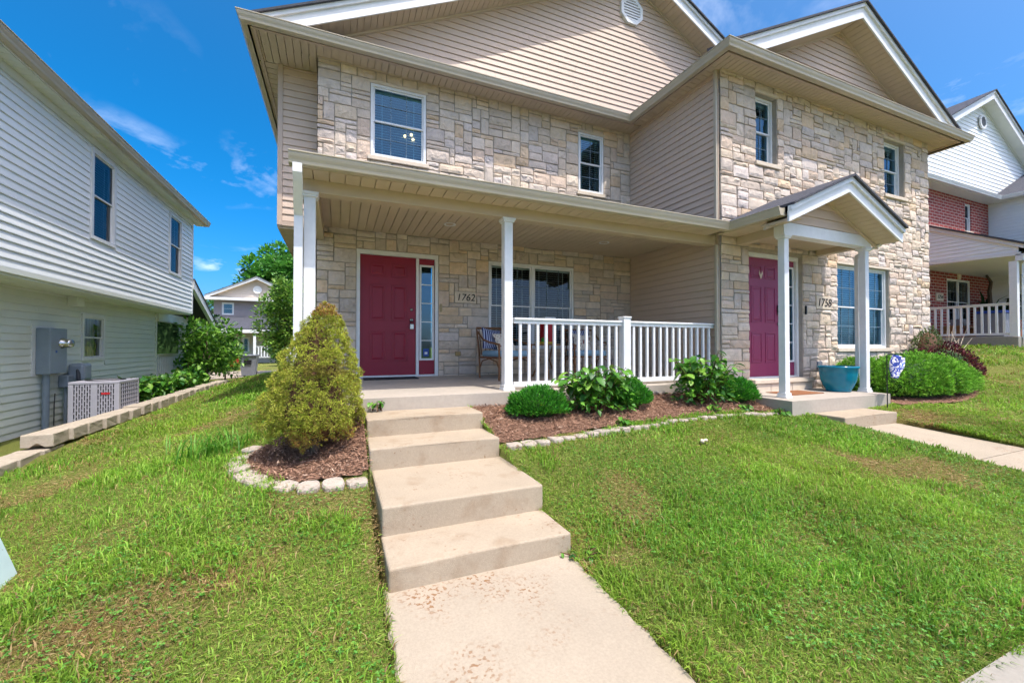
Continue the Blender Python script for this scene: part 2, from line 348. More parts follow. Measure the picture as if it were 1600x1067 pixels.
def inpoly(x, y, poly):
    x = np.asarray(x); y = np.asarray(y); c = np.zeros(x.shape, bool); n = len(poly)
    for i in range(n):
        (x1,y1),(x2,y2) = poly[i], poly[(i+1)%n]
        if y1 == y2: continue
        t = ((y1 > y) != (y2 > y)) & (x < (x2-x1)*(y-y1)/(y2-y1)+x1); c ^= t
    return c
def rect(x, y, a, b, c, d): return (x > a)&(x < b)&(y > c)&(y < d)
def nograss(x, y, g=0.0):
    m = rect(x,y,WX0-g,WX1+g,-1,4.9)|rect(x,y,W2X0-g,W2X1+g,-1,3.9)|(y < .90+g*.5)
    m |= rect(x,y,SLX0-g,SLX1,SLY0-.02,20)|rect(x,y,S2[0],S2[1]+g,S2[2]-.03,20)|rect(x,y,-.93+.6,12.5,5.0,30)|rect(x,y,6.3,7.7,3.3,4)
    m |= (x < -3.06+g)&(y > 6.1)
    m |= inpoly(x,y,BED_L)|inpoly(x,y,BED_R)|inpoly(x,y,BED_Y)
    m |= rect(x,y,17.75,60,5.2,40)
    return m
# ground sheet
def lines(fine0, fine1, step, out0, out1):
    a = list(np.arange(fine0, fine1+1e-6, step)); s = step; v = fine1
    while v < out1: s *= 1.35; v += s; a.append(min(v, out1))
    s = step; v = fine0; b = []
    while v > out0: s *= 1.35; v -= s; b.append(max(v, out0))
    return np.array(b[::-1]+a)
gx = lines(-5, 14, .16, -900, 900); gy = lines(-.5, 16, .16, -300, 1200)
gx = np.unique(np.concatenate([gx,[WX0-.03,WX0+.015,WX1-.015,WX1+.03,W2X0-.03,W2X0+.015,W2X1-.015,W2X1+.03]])); gy = np.unique(np.concatenate([gy,[.80,.93,3.83,3.87]]))
GX, GY = np.meshgrid(gx, gy); GZ = zg(GX, GY)
GZ = GZ + .012*np.sin(GX*5.1+GY*2.3)*np.cos(GY*4.3-GX*1.7)*(np.hypot(GX,GY) < 20)
low = rect(GX,GY,WX0+.01,WX1-.01,-5,4.8)|rect(GX,GY,W2X0+.01,W2X1-.01,-5,3.85)|(GY < .85)&(GY > -4)
GZ = np.where(low, GZ-.30, GZ); GZ = np.where(rect(GX,GY,-.2,12.2,5.2,16), GZ-.6, GZ)
GZ = np.where(rect(GX,GY,-30,-4.75,6.5,15), GZ-.3, GZ)
nx, ny = len(gx), len(gy); I = np.arange(nx*ny).reshape(ny, nx)
Fq = np.stack([I[:-1,:-1], I[:-1,1:], I[1:,1:], I[1:,:-1]], -1).reshape(-1,4)
ground = inst(npmesh('ground', np.stack([GX,GY,GZ],-1).reshape(-1,3), Fq, 'soil', smooth=True), 'ground', None); tag(ground, 'sloping front yard soil under the lawn', 'ground', kind='structure')

def patch(name, x0, x1, y0, y1, up, m, inside=None, step=.08, thick=None, label=None, kind='structure', bumpy=0.0):
    xs = np.linspace(x0, x1, max(2,int((x1-x0)/step)+1)); ys = np.linspace(y0, y1, max(2,int((y1-y0)/step)+1)); X, Y = np.meshgrid(xs, ys)
    Z = zg(X, Y)+up
    if bumpy: Z = Z + bumpy*(np.sin(X*17+Y*9)*np.cos(Y*21-X*7)+.5*np.sin(X*41)*np.sin(Y*37))
    n, k = len(xs), len(ys); I = np.arange(n*k).reshape(k, n); Fq = np.stack([I[:-1,:-1], I[:-1,1:], I[1:,1:], I[1:,:-1]], -1).reshape(-1,4)
    if inside is not None:
        V = np.stack([X,Y,Z],-1).reshape(-1,3); c = V[Fq].mean(1); Fq = Fq[inpoly(c[:,0],c[:,1],inside)]
        use = np.unique(Fq); mp = -np.ones(len(V), int); mp[use] = np.arange(len(use)); V = V[use]; Fq = mp[Fq]
    else: V = np.stack([X,Y,Z],-1).reshape(-1,3)
    o = inst(npmesh(name, V, Fq, m, smooth=True), name, None); tag(o, label or name.replace('_',' '), name.replace('_',' '), kind=kind); return o
for poly, lab in ((BED_L,'brown mulch ring under the cone-shaped spruce'),(BED_R,'brown mulch bed along the porch railing'),(BED_Y,'brown mulch under the big clipped mound shrub')):
    P = np.array(poly)
    patch('mulch_bed', P[:,0].min(), P[:,0].max(), P[:,1].min(), P[:,1].max(), .02, 'mulch', poly, .05, label=lab, bumpy=.008)

def slab_strip(name, x0, x1, ys, zs, m, label, th=.35, rag=.012):
    """walk slab following a height line along Y, edges slightly ragged"""
    mb = MB(); n = len(ys)
    for i in range(n):
        j = rag*math.sin(i*3.7+x0)
        for (x, z) in ((x0+j, zs[i]-th),(x0+j, zs[i]-.012),(x0+j+.012, zs[i]),(x1-j-.012, zs[i]),(x1-j, zs[i]-.012),(x1-j, zs[i]-th)): mb.v.append((x, ys[i], z))
    for i in range(n-1):
        for k in range(5): mb.f.append((i*6+k, i*6+k+1, (i+1)*6+k+1, (i+1)*6+k)[::-1])
    mb.f.append(tuple(range(6))); mb.f.append(tuple((n-1)*6+k for k in range(6))[::-1])
    o = mb.build(name, m); return tag(o, label, 'walkway', kind='structure')
ys = list(np.linspace(.97, 2.52, 18)); slab_strip('walkway', WX0-.005, WX1+.005, ys, [-1.415-.055*(2.52-y) for y in ys], 'concrete_walk', 'concrete front walk leading to the steps')
y1 = list(np.linspace(2.155, 3.5, 10)); y2 = list(np.linspace(.95, 2.145, 10))
zw2 = lambda y: -1.125-.10*max(0, 3.4-y)*.75 if y > 2.0 else -1.23-.12*(2.0-y)
slab_strip('walkway', W2X0, W2X1, y1, [zw2(y) for y in y1], 'concrete_walk', 'concrete walk up to the small right-hand porch')
slab_strip('walkway', W2X0, W2X1, y2, [zw2(y) for y in y2], 'concrete_walk', 'lower slab of the right-hand concrete walk')
# public sidewalk: slabs along X
xs = np.arange(-12, 40, 1.52); k = 0
for x in xs:
    mb = MB(); a = x+.006; b = x+1.514; za = zg1(a,.9)+.012; zb = zg1(b,.9)+.012
    vs = [(a,-.62,za-.32),(b,-.62,zb-.32),(b,.925,zb-.3),(a,.925,za-.3),(a,-.62,za-.02),(b,-.62,zb-.02),(b,.925,zb),(a,.925,za)]
    mb.add(vs, [(0,3,2,1),(4,5,6,7),(0,1,5,4),(1,2,6,5),(2,3,7,6),(3,0,4,7)])
    o = mb.build('sidewalk' , 'concrete_grey'); tag(o, 'grey concrete sidewalk slab along the street front', 'sidewalk', group='sidewalk slabs along the street', kind='structure')
road = MB()
vs=[]; fs=[]
for i, x in enumerate(np.linspace(-60, 80, 60)):
    z = zg1(x,.9) if -14 < x < 42 else (-2.0 if x < 0 else .1)
    vs += [(x,-10,z-.2),(x,-2.2,z-.17)]
    if i: fs.append((2*i-2,2*i,2*i+1,2*i-1))
road.add(vs, fs); tag(road.build('road','asphalt'), 'asphalt street in front of the houses', 'road', kind='structure')

# ------------------------------------------------------------------ steps and porch slabs
st = thing('concrete_steps', 'four pale concrete steps leading up to the long porch', 'steps', (.86,3.4,-1.42))
def step(x0,x1,y0,y1,z0,z1,seed):
    bm = bmesh.new(); bmesh.ops.create_cube(bm, size=1)
    for v in bm.verts: v.co = Vector(((x0+x1)/2+v.co.x*(x1-x0), (y0+y1)/2+v.co.y*(y1-y0), (z0+z1)/2+v.co.z*(z1-z0)))
    top = [e for e in bm.edges if all(v.co.z > z1-.001 for v in e.verts)] + [e for e in bm.edges if abs(e.verts[0].co.z-e.verts[1].co.z) > .05]
    bmesh.ops.bevel(bm, geom=top, offset=.016, segments=3, affect='EDGES', profile=.5)
    bmesh.ops.triangulate(bm, faces=bm.faces[:]); bmesh.ops.subdivide_edges(bm, edges=[e for e in bm.edges if e.calc_length() > .12], cuts=5, use_grid_fill=True)
    rr = random.Random(seed)
    for v in bm.verts:
        f = math.sin(v.co.x*9+seed)*math.sin(v.co.y*11+seed*2)*math.cos(v.co.z*13)
        v.co.x += .0022*f; v.co.y += .003*f; v.co.z += .0028*math.sin(v.co.x*5+seed)*math.cos(v.co.y*7)
    bm.verts.index_update(); mb = MB().add([v.co for v in bm.verts], [[v.index for v in f.verts] for f in bm.faces]); bm.free(); return mb
for k,(x0,x1,yf,yb,zt) in enumerate([(.262,1.472,4.31,4.84,-.72),(.256,1.476,3.81,4.345,-.895),(.275,1.495,2.91,3.845,-1.085),(.272,1.49,2.475,2.945,-1.28)]):
    step(x0,x1,yf,yb,zt-.55,zt,k+1).build('step','concrete',st, smooth=False)
st2 = step(6.38,7.66,3.42,3.85,-1.5,-.965,9).build('concrete_step','concrete'); tag(st2,'single low concrete step before the small right-hand porch','step')
# ------------------------------------------------------------------ wall frames
class Frame:
    """u along the wall, v up, w outward"""
    def __init__(s, o, U, N): s.o = Vector(o); s.U = Vector(U); s.N = Vector(N)
    def p(s, u, v, w=0): q = s.o + s.U*u + s.N*w; return (q.x, q.y, q.z+v)
def fbox(mb, fr, u0,u1,v0,v1,w0,w1,b=0):
    k = len(mb.v); mb.box(u0,u1,w0,w1,v0,v1,b)
    mb.v[k:] = [fr.p(u,v,w) for (u,w,v) in mb.v[k:]]
    if fr.U.cross(Vector((0,0,1))).dot(fr.N) > 0: pass
    return mb
FRONT = lambda y: Frame((0,y,0),(1,0,0),(0,-1,0))
def cutseg(u0, u1, holes, va, vb):
    segs = [(u0,u1)]
    for (h0,h1,g0,g1) in holes:
        if vb <= g0+.012 or va >= g1-.012: continue
        n = []
        for (a,b) in segs:
            if h1 <= a or h0 >= b: n.append((a,b)); continue
            if h0 > a: n.append((a,h0))
            if h1 < b: n.append((h1,b))
        segs = n
    return [(a,b) for a,b in segs if b-a > .03]
def siding(parent, fr, u0, u1, v0, v1, m, exp=.115, holes=(), lim=None, name='siding_board'):
    """one board object per course; lim(v) -> (ul, ur) for gables"""
    cache = {}; v = v0
    while v < v1-.02:
        e = min(exp, v1-v)
        if lim:
            a0, b0 = lim(v); a1, b1 = lim(v+e); segs = [(a0,b0,a1,b1)] if b0-a0 > .05 else []
            if segs and b1 < a1: c = (a1+b1)/2; segs = [(a0,b0,c,c)]
        else: segs = [(a,b,a,b) for a,b in cutseg(u0,u1,holes,v,v+e)]
        nseg = []                                        # vinyl comes in lengths: overlap joints at scattered places
        for (a0,b0,a1,b1) in segs:
            lo_, hi_ = max(a0,a1), min(b0,b1); ln = hi_-lo_
            if ln > 2.6:
                k_ = [lo_+ln*random.uniform(.25,.75)] if ln < 6 else [lo_+ln*random.uniform(.12,.42), lo_+ln*random.uniform(.56,.88)]
                pts_ = [None]+k_+[None]
                for q_ in range(len(pts_)-1):
                    l_, r_ = pts_[q_], pts_[q_+1]; nseg.append((a0 if l_ is None else l_, b0 if r_ is None else r_-.003, a1 if l_ is None else l_, b1 if r_ is None else r_-.003))
            else: nseg.append((a0,b0,a1,b1))
        segs = nseg
        for (a0,b0,a1,b1) in segs:
            key = (round(a0,3),round(b0,3),round(a1,3),round(b1,3),round(e,3))
            if key not in cache or lim:
                g = .005
                vs = [fr.p(a0,0,.0),fr.p(a0,0,.019),fr.p(a0,.010,.020),fr.p(a1,e-g,.004),fr.p(a1,e-g,0), fr.p(b0,0,0),fr.p(b0,0,.019),fr.p(b0,.010,.020),fr.p(b1,e-g,.004),fr.p(b1,e-g,0)]
                fs = [(0,1,6,5),(1,2,7,6),(2,3,8,7),(3,4,9,8),(0,4,3,2,1),(5,6,7,8,9)]
                if fr.U.cross(fr.N).z > 0: fs = [f[::-1] for f in fs]
                cache[key] = newmesh(name, vs, fs, m)
            inst(cache[key], name, parent, (0,0,v))
        v += exp
def planks(parent, x0, x1, y0, y1, z, m, along='x', w=.108, th=.024, name='soffit_plank'):
    """soffit planks hanging below z; seams across the run"""
    a, b = (x0,x1) if along == 'x' else (y0,y1); n = max(1, round((b-a)/w)); w = (b-a)/n; g = .009
    if along == 'x': me = MB().box(g/2, w-g/2, y0, y1, -th, -.001)
    else: me = MB().box(x0, x1, g/2, w-g/2, -th, -.001)
    me = newmesh(name, me.v, me.f, m)
    for i in range(n): inst(me, name, parent, (a+i*w, 0, z) if along == 'x' else (0, a+i*w, z))
def wallmesh(fr, u0, u1, v0, v1, holes, th=.12, w=0.0):
    us = sorted({u0,u1,*[h for t in holes for h in t[:2]]}); vs = sorted({v0,v1,*[h for t in holes for h in t[2:]]})
    us = [u for u in us if u0 <= u <= u1]; vs = [v for v in vs if v0 <= v <= v1]; mb = MB()
    for i in range(len(us)-1):
        for j in range(len(vs)-1):
            cu, cv = (us[i]+us[i+1])/2, (vs[j]+vs[j+1])/2
            if any(h[0] < cu < h[1] and h[2] < cv < h[3] for h in holes): continue
            q = [fr.p(us[i],vs[j],w),fr.p(us[i+1],vs[j],w),fr.p(us[i+1],vs[j+1],w),fr.p(us[i],vs[j+1],w)]; mb.add(q, [(0,1,2,3)])
    # reveals
    for h in holes:
        for (a,b) in (((h[0],h[2]),(h[1],h[2])),((h[1],h[2]),(h[1],h[3])),((h[1],h[3]),(h[0],h[3])),((h[0],h[3]),(h[0],h[2]))):
            mb.add([fr.p(*a,w),fr.p(*b,w),fr.p(*b,w-th),fr.p(*a,w-th)], [(0,1,2,3)])
    return mb
# ------------------------------------------------------------------ rough ashlar stone
STONES = []          # (projected size, mesh, parent)
PAL = [(209,193,175),(205,191,177),(202,190,180),(212,194,171),(213,188,158),(207,186,166),(201,185,168),(212,198,182),(196,183,172),(216,200,180)]
PW = [.18,.14,.11,.12,.07,.12,.10,.08,.04,.04]
def stone_wall(parent, fr, u0, u1, v0, v1, holes, seed, cu=.088, cv=.074, joint=.014):
    rr = random.Random(seed)
    def grid(a, b, c, cuts):
        pts = sorted({a,b,*[x for x in cuts if a < x < b]}); out = [pts[0]]
        for p, q in zip(pts[:-1], pts[1:]):
            n = max(1, round((q-p)/c)); out += [p+(q-p)*(k+1)/n for k in range(n)]
        return out
    us = grid(u0,u1,cu,[x for h in holes for x in h[:2]]); vs = grid(v0,v1,cv,[x for h in holes for x in h[2:]])
    nu, nv = len(us)-1, len(vs)-1; occ = [[False]*nv for _ in range(nu)]
    for i in range(nu):
        for j in range(nv):
            c = ((us[i]+us[i+1])/2,(vs[j]+vs[j+1])/2)
            if any(h[0] < c[0] < h[1] and h[2] < c[1] < h[3] for h in holes): occ[i][j] = True
    sizes = [(3,2),(4,2),(4,3),(3,1),(4,1),(2,2),(2,1),(5,2),(2,3),(1,2),(3,3),(5,3),(1,1),(2,4)]; wts = [16,15,8,12,9,9,9,7,6,3,6,3,3,2]
    for j in range(nv):
        for i in range(nu):
            if occ[i][j]: continue
            w, h = rr.choices(sizes, wts)[0]
            k = 0
            while k < w and i+k < nu and not occ[i+k][j]: k += 1
            w = k
            if i+w < nu and not occ[i+w][j] and (i+w+1 >= nu or occ[i+w+1][j]) and w < 5: w += 1      # no one-cell leftovers
            hh = 1
            while hh < h and j+hh < nv and all(not occ[i+q][j+hh] for q in range(w)): hh += 1
            for a in range(w):
                for b in range(hh): occ[i+a][j+b] = True
            one_stone(parent, fr, us[i],us[i+w],vs[j],vs[j+hh], rr, joint)
def one_stone(parent, fr, a, b, c, d, rr, joint=.011, poly=None):
    q = joint/2; a += q+rr.uniform(-.002,.003); b -= q+rr.uniform(-.002,.003); c += q+rr.uniform(-.002,.003); d -= q+rr.uniform(-.002,.003)
    W, H = b-a, d-c
    if W < .02 or H < .02: return
    nx = max(2, min(7, round(W/.055))); nz = max(2, min(6, round(H/.05))); base = rr.uniform(.016,.038); tilt = rr.uniform(-.012,.012); tl2 = rr.uniform(-.014,.014)
    rough = rr.uniform(.003,.011)
    if poly: pu = lambda s,t: poly(s,t)
    else: pu = lambda s,t: (a+W*s, c+H*t)
    V = []; F = []
    off = [[rr.uniform(-1,1) for _ in range(nz+1)] for _ in range(nx+1)]
    for i in range(nx+1):
        for k in range(nz+1):
            s, t = i/nx, k/nz; ed = (i in (0,nx)) or (k in (0,nz)); jit = .004
            u, v = pu(s,t)
            if ed:
                w = base*.62 + tilt*(s-.5) + tl2*(t-.5) + rr.uniform(-.003,.003)
                if i in (0,nx): v += rr.uniform(-jit,jit)*(0 if k in (0,nz) else 1); u += rr.uniform(-.0025,.0025)
                else: u += rr.uniform(-jit,jit); v += rr.uniform(-.0025,.0025)
                if i in (0,nx) and k in (0,nz): u += (.5-s)*.010*rr.random(); v += (.5-t)*.010*rr.random()
            else:
                w = base + tilt*(s-.5) + tl2*(t-.5) + rough*off[i][k]; u += rr.uniform(-.008,.008); v += rr.uniform(-.008,.008)
            V.append(fr.p(u,v,w))
    id_ = lambda i,k: i*(nz+1)+k
    for i in range(nx):
        for k in range(nz):
            if rr.random() < .5: F += [(id_(i,k),id_(i+1,k),id_(i+1,k+1)),(id_(i,k),id_(i+1,k+1),id_(i,k+1))]
            else: F += [(id_(i,k),id_(i+1,k),id_(i,k+1)),(id_(i+1,k),id_(i+1,k+1),id_(i,k+1))]
    ring = [(i,0) for i in range(nx)]+[(nx,k) for k in range(nz)]+[(i,nz) for i in range(nx,0,-1)]+[(0,k) for k in range(nz,0,-1)]
    k0 = len(V)
    for (i,k) in ring:
        u,v = pu(i/nx,k/nz); V.append(fr.p(u,v,-.004))
    n = len(ring)
    for r in range(n):
        p, q2 = id_(*ring[r]), id_(*ring[(r+1)%n]); F.append((p, k0+r, k0+(r+1)%n, q2))
    col = np.array(lin(rr.choices(PAL, PW)[0]))*np.array([.975,.955,.94])*rr.uniform(.95,1.15)
    ctr = Vector(V[id_(nx//2,nz//2)]); size = W*H/ctr.length_squared
    STONES.append((size, V, F, col, parent))
def flush_stones(keep=300):
    STONES.sort(key=lambda s: -s[0])
    def mk(V, F, cols):
        me = newmesh('stone', V, F, 'stone'); a = me.color_attributes.new('Col','FLOAT_COLOR','POINT')
        c = np.ones((len(V),4), np.float32); c[:,:3] = cols; a.data.foreach_set('color', c.ravel()); return me
    for s in STONES[:keep]: inst(mk(s[1], s[2], np.repeat(s[3][None],len(s[1]),0)), 'stone', s[4])
    rest = {}
    for s in STONES[keep:]: rest.setdefault(s[4].name, []).append(s)
    for k, L in rest.items():
        V = []; F = []; C = []
        for s in L: n = len(V); V += s[1]; F += [tuple(i+n for i in f) for f in s[2]]; C += [s[3]]*len(s[1])
        o = inst(mk(V, F, np.array(C)), 'small_stones', L[0][4]); o['kind'] = 'stuff'
# ------------------------------------------------------------------ windows, doors
def window(parent, fr, u0, u1, v0, v1, units=1, cols=2, rows=2, m='white_trim', gl='glass_blue', blind=True, depth=.06, sill=None, lintel=None, tilt=None, muntin=True, fw=.042):
    """double-hung window; the frame is the part, panes / sashes / muntins / blind / sill its sub-parts"""
    mb = MB(); t = fw; D = depth
    fbox(mb,fr,u0,u0+t,v0,v1,-D-.06,-D+.05); fbox(mb,fr,u1-t,u1,v0,v1,-D-.06,-D+.05); fbox(mb,fr,u0+t,u1-t,v1-t,v1,-D-.06,-D+.049); fbox(mb,fr,u0+t,u1-t,v0,v0+t,-D-.06,-D+.052)
    W = (u1-u0)/units
    for k in range(1,units): fbox(mb,fr,u0+k*W-t*.8,u0+k*W+t*.8,v0+t,v1-t,-D-.06,-D+.048)
    win = mb.build('window', m, parent)
    for k in range(units):
        a = u0+k*W+(t if k == 0 else t*.8); b = u0+(k+1)*W-(t if k == units-1 else t*.8); c = v0+t; d = v1-t; mid = (c+d)/2
        for (lo,hi,w) in ((mid-.014,d,-D+.012),(c,mid+.014,-D-.012)):
            s = MB(); e = .026
            fbox(s,fr,a,a+e,lo,hi,w-.012,w+.012); fbox(s,fr,b-e,b,lo,hi,w-.012,w+.012); fbox(s,fr,a+e,b-e,hi-e,hi,w-.012,w+.011); fbox(s,fr,a+e,b-e,lo,lo+e,w-.012,w+.011)
            s.build('sash', m, win)
            if muntin:
                s = MB()
                for i in range(1,cols): x = a+e+(b-a-2*e)*i/cols; fbox(s,fr,x-.005,x+.005,lo+e,hi-e,w+.003,w+.008)
                for i in range(1,rows): z = lo+e+(hi-lo-2*e)*i/rows; fbox(s,fr,a+e,b-e,z-.005,z+.005,w+.0035,w+.0075)
                s.build('muntin', 'muntin_grey', win)
            q = MB(); ra = random.uniform(-.002,.002); rb = random.uniform(-.002,.002)
            q.add([fr.p(a+e,lo+e,w+ra),fr.p(b-e,lo+e,w-ra),fr.p(b-e,hi-e,w-ra+rb),fr.p(a+e,hi-e,w+ra+rb)],[(0,1,2,3)])
            q.build('pane', gl, win)
        r = MB(); fbox(r,fr,a-.05,b+.05,c-.05,d+.05,-D-.42,-D-.4); 
        for (uu0,uu1,vv0,vv1) in ((a-.06,a-.05,c-.05,d+.05),(b+.05,b+.06,c-.05,d+.05),(a-.06,b+.06,c-.06,c-.05),(a-.06,b+.06,d+.05,d+.06)): fbox(r,fr,uu0,uu1,vv0,vv1,-D-.4,-D-.06)
        r.build('room_recess','interior',win)
        if blind:
            s = MB(); n = int((d-c)/.045); tt = R(38 if tilt is None else tilt)
            for i in range(n):
                z = c+.02+(d-c-.02)*i/n; dw = .02*math.cos(tt); dz = .02*math.sin(tt); w = -D-.08
                s.add([fr.p(a,z-dz,w+dw),fr.p(b,z-dz,w+dw),fr.p(b,z+dz,w-dw),fr.p(a,z+dz,w-dw)],[(0,1,2,3)])
            for x in (a+.18*(b-a), a+.82*(b-a)): fbox(s,fr,x-.004,x+.004,c,d,-D-.06,-D-.058)
            fbox(s,fr,a,b,d-.05,d,-D-.10,-D-.055)
            o = s.build('blind','blind',win); o['kind'] = 'stuff'
    if sill: fbox(MB(),fr,0,1,0,1,0,1); s = MB(); fbox(s,fr,u0-.05,u1+.05,v0-.075,v0-.004,-.05,.055,.008); s.build('sill',sill,win)
    if lintel: s = MB(); fbox(s,fr,u0-.03,u1+.03,v1+.004,v1+.055,-.05,.03,.006); s.build('lintel',lintel,win)
    return win
def door6(parent, fr, u0, u1, v0, v1, m, w=-.10):
    mb = MB(); fbox(mb,fr,u0,u1,v0,v1,w-.045,w); d = mb.build('door', m, parent)
    W, H = u1-u0, v1-v0
    cols = [(u0+W*.16,u0+W*.45),(u0+W*.55,u0+W*.84)]
    for (z0,z1) in ((.115,.37),(.455,.76),(.825,.935)):
        for (a,b) in cols:
            p = MB(); A,B,C,D = a,b,v0+H*z0,v0+H*z1
            fr_ = [(A,B,C,C+.018),(A,B,D-.018,D),(A,A+.018,C+.018,D-.018),(B-.018,B,C+.018,D-.018)]
            for (e,f,g,h) in fr_: fbox(p,fr,e,f,g,h,w,w+.009,.003)
            A2,B2,C2,D2 = A+.04,B-.04,C+.04,D-.04
            k = len(p.v); p.add([fr.p(A2,C2,w),fr.p(B2,C2,w),fr.p(B2,D2,w),fr.p(A2,D2,w),fr.p(A2+.022,C2+.022,w+.010),fr.p(B2-.022,C2+.022,w+.010),fr.p(B2-.022,D2-.022,w+.010),fr.p(A2+.022,D2-.022,w+.010)],[(4,5,6,7),(0,1,5,4),(1,2,6,5),(2,3,7,6),(3,0,4,7)])
            p.build('door_panel', m, d)
    return d
def text_mesh(txt, size, name, m, parent, loc, rotx=R(90), rotz=0, shear=.18, depth=.004):
    c = bpy.data.curves.new(name, 'FONT'); c.body = txt; c.size = size; c.align_x = 'CENTER'; c.align_y = 'CENTER'; c.shear = shear; c.extrude = depth
    o = bpy.data.objects.new(name, c); COL.objects.link(o); bpy.context.view_layer.update()
    me = bpy.data.meshes.new_from_object(o.evaluated_get(bpy.context.evaluated_depsgraph_get())); bpy.data.objects.remove(o); bpy.data.curves.remove(c)
    M = Matrix.Translation(loc) @ Matrix.Rotation(rotz,4,'Z') @ Matrix.Rotation(rotx,4,'X'); me.transform(M); me.materials.clear(); me.materials.append(MATS[m]); me.name = name
    return inst(me, name, parent)
# K-style gutter profile (outward, up); top at 0
GUT = [(0,-.12),(.075,-.12),(.082,-.112),(.088,-.085),(.104,-.055),(.112,-.03),(.112,-.012),(.124,-.010),(.124,0),(.104,0),(.1,-.02),(.0,-.02)]
def chev(mb, xl, xr, xa, za, sl, dz0, dz1, y0, y1, zmin=None):
    """chevron board under a gable: vertical band dz0..dz1 below the roof line, cut level at zmin"""
    for sg, xe in ((-1,xl),(1,xr)):
        z = lambda x, d: za-sl*abs(x-xa)-d
        if zmin is None or z(xe,dz1) > zmin: poly = [(xe,z(xe,dz0)),(xa,z(xa,dz0)),(xa,z(xa,dz1)),(xe,z(xe,dz1))]
        elif z(xe,dz0) > zmin: poly = [(xe,z(xe,dz0)),(xa,z(xa,dz0)),(xa,z(xa,dz1)),(xa+sg*(za-dz1-zmin)/sl,zmin),(xe,zmin)]
        else: poly = [(xa+sg*(za-dz0-zmin)/sl,zmin),(xa,z(xa,dz0)),(xa,z(xa,dz1)),(xa+sg*(za-dz1-zmin)/sl,zmin)]
        mb.prism(poly,'y',y0,y1)
    return mb
def gable(parent, xl, xr, xa, za, sl, ywall, yrake, yback, vbase, m_s='siding_tan', m_f='white_trim', m_so='soffit_tan', fh=.20, exp=.115, back=True, plank=.115, zmin=None):
    """rake boards, sloped soffit planks, siding triangle and roof slabs"""
    rf = chev(MB(), xl, xr, xa, za, sl, 0, .035, yrake-.075, yback).build('roof','shingle',parent)
    chev(MB(), xl, xr, xa, za, sl, .036, .105, yrake-.035, yrake+.02, zmin).build('drip_trim',m_f,rf)
    fa = chev(MB(), xl, xr, xa, za, sl, .106, .106+fh, yrake, yrake+.025, zmin).build('rake_board',m_f,rf)
    so = chev(MB(), xl, xr, xa, za, sl, .106+fh-.05, .106+fh-.035, yrake+.025, ywall+.03, zmin).build('rake_soffit',m_so,parent)
    d0 = .106+fh-.034; d1 = d0+.02; c = math.cos(math.atan(sl)); stepx = plank*c
    for (a,b) in ((xl,xa),(xa,xr)):
        n = int((b-a)/stepx)
        for i in range(n):
            x0 = a+i*stepx+.004; x1 = a+(i+1)*stepx-.004
            f = lambda x, d: (x, za-sl*abs(x-xa)-d)
            if zmin is not None and min(f(x0,d1)[1],f(x1,d1)[1]) < zmin: continue
            MB().prism([f(x0,d0),f(x1,d0),f(x1,d1),f(x0,d1)],'y',yrake+.026,ywall-.02).build('soffit_plank',m_so,so)
    # trim where the siding meets the sloped soffit
    chev(MB(), xl, xr, xa, za, sl, d1+.001, d1+.04, ywall-.045, ywall-.0, zmin).build('rake_trim',m_so,parent)
    g = MB().prism([(xa-(za-d1-vbase)/sl,vbase),(xa+(za-d1-vbase)/sl,vbase),(xa,za-d1)],'y',ywall+.002,ywall+.05).build('gable_wall',m_s,parent)
    lim = lambda v: (xa-(za-d1-.02-v)/sl, xa+(za-d1-.02-v)/sl)
    siding(g, FRONT(ywall), 0,0, vbase, za-d1-.03, m_s, exp, lim=lim)
    return rf
# ------------------------------------------------------------------ the duplex
YF, YB, ZS, ZG = 7.23, 4.93, 4.65, 4.71
XL, XC, XB, XR = -.33, -.93, 5.84, 12.39
H = thing('townhouse', 'two-storey tan stone and vinyl duplex with long railed porch, numbers 1762 and 1758', 'house', (5.8,7.2,-.9))
FF, FB = FRONT(YF), FRONT(YB)
# front stone wall, left unit
holesF = [(.48,1.40,3.20,4.42),(4.53,5.14,3.20,4.42),(.27,1.63,-.56,1.62),(2.58,4.41,-.04,1.60)]
wf = wallmesh(FF, XL, XB, -.60, ZS, holesF, .25).build('stone_wall','mortar',H)
extra = [(1.92,2.33,.79,1.0),(.91,1.09,1.625,1.84),(3.40,3.60,1.605,1.82)]
stone_wall(wf, FF, XL, XB, -.60, ZS, [(h[0]-.005,h[1]+.005,h[2]-(.08 if h[2] > -.5 else 0),h[3]+(.055 if h[2] > 1 else .005)) for h in holesF]+extra, 3)
rr = random.Random(5)
for (x, z0, z1) in ((1.0,1.625,1.84),(3.50,1.605,1.82)):
    one_stone(wf, FF, x-.09,x+.09,z0,z1, rr, .0, poly=lambda s,t,x=x,z0=z0,z1=z1: (x+(s-.5)*2*(.062+.026*t), z0+.005+(z1-z0-.01)*t))
# bump-out stone wall, right unit
holesB = [(6.70,7.25,3.24,4.45),(10.63,11.40,3.24,4.42),(6.50,7.92,-.60,1.66),(8.97,10.76,-.02,1.62)]
wb = wallmesh(FB, XB, XR, -1.1, ZS, holesB, .25).build('stone_wall','mortar',H)
stone_wall(wb, FB, XB, XR, -1.1, ZS, [(h[0]-.005,h[1]+.005,h[2]-(.08 if h[2] > -.5 else 0),h[3]+.055) for h in holesB]+[(8.29,8.76,.71,.97)], 21)
# end returns of the stone veneer and the right side wall
FL = Frame((XL,0,0),(0,-1,0),(-1,0,0))
MB().box(XL,XL+.02,YF,YF+.5,-.6,ZS).build('stone_return','mortar',H)
MB().box(XR-.02,XR,YB,14,-1.1,ZS).build('side_wall','siding_tan',H)
FRt = Frame((XR,0,0),(0,1,0),(1,0,0))
flush_stones(300)
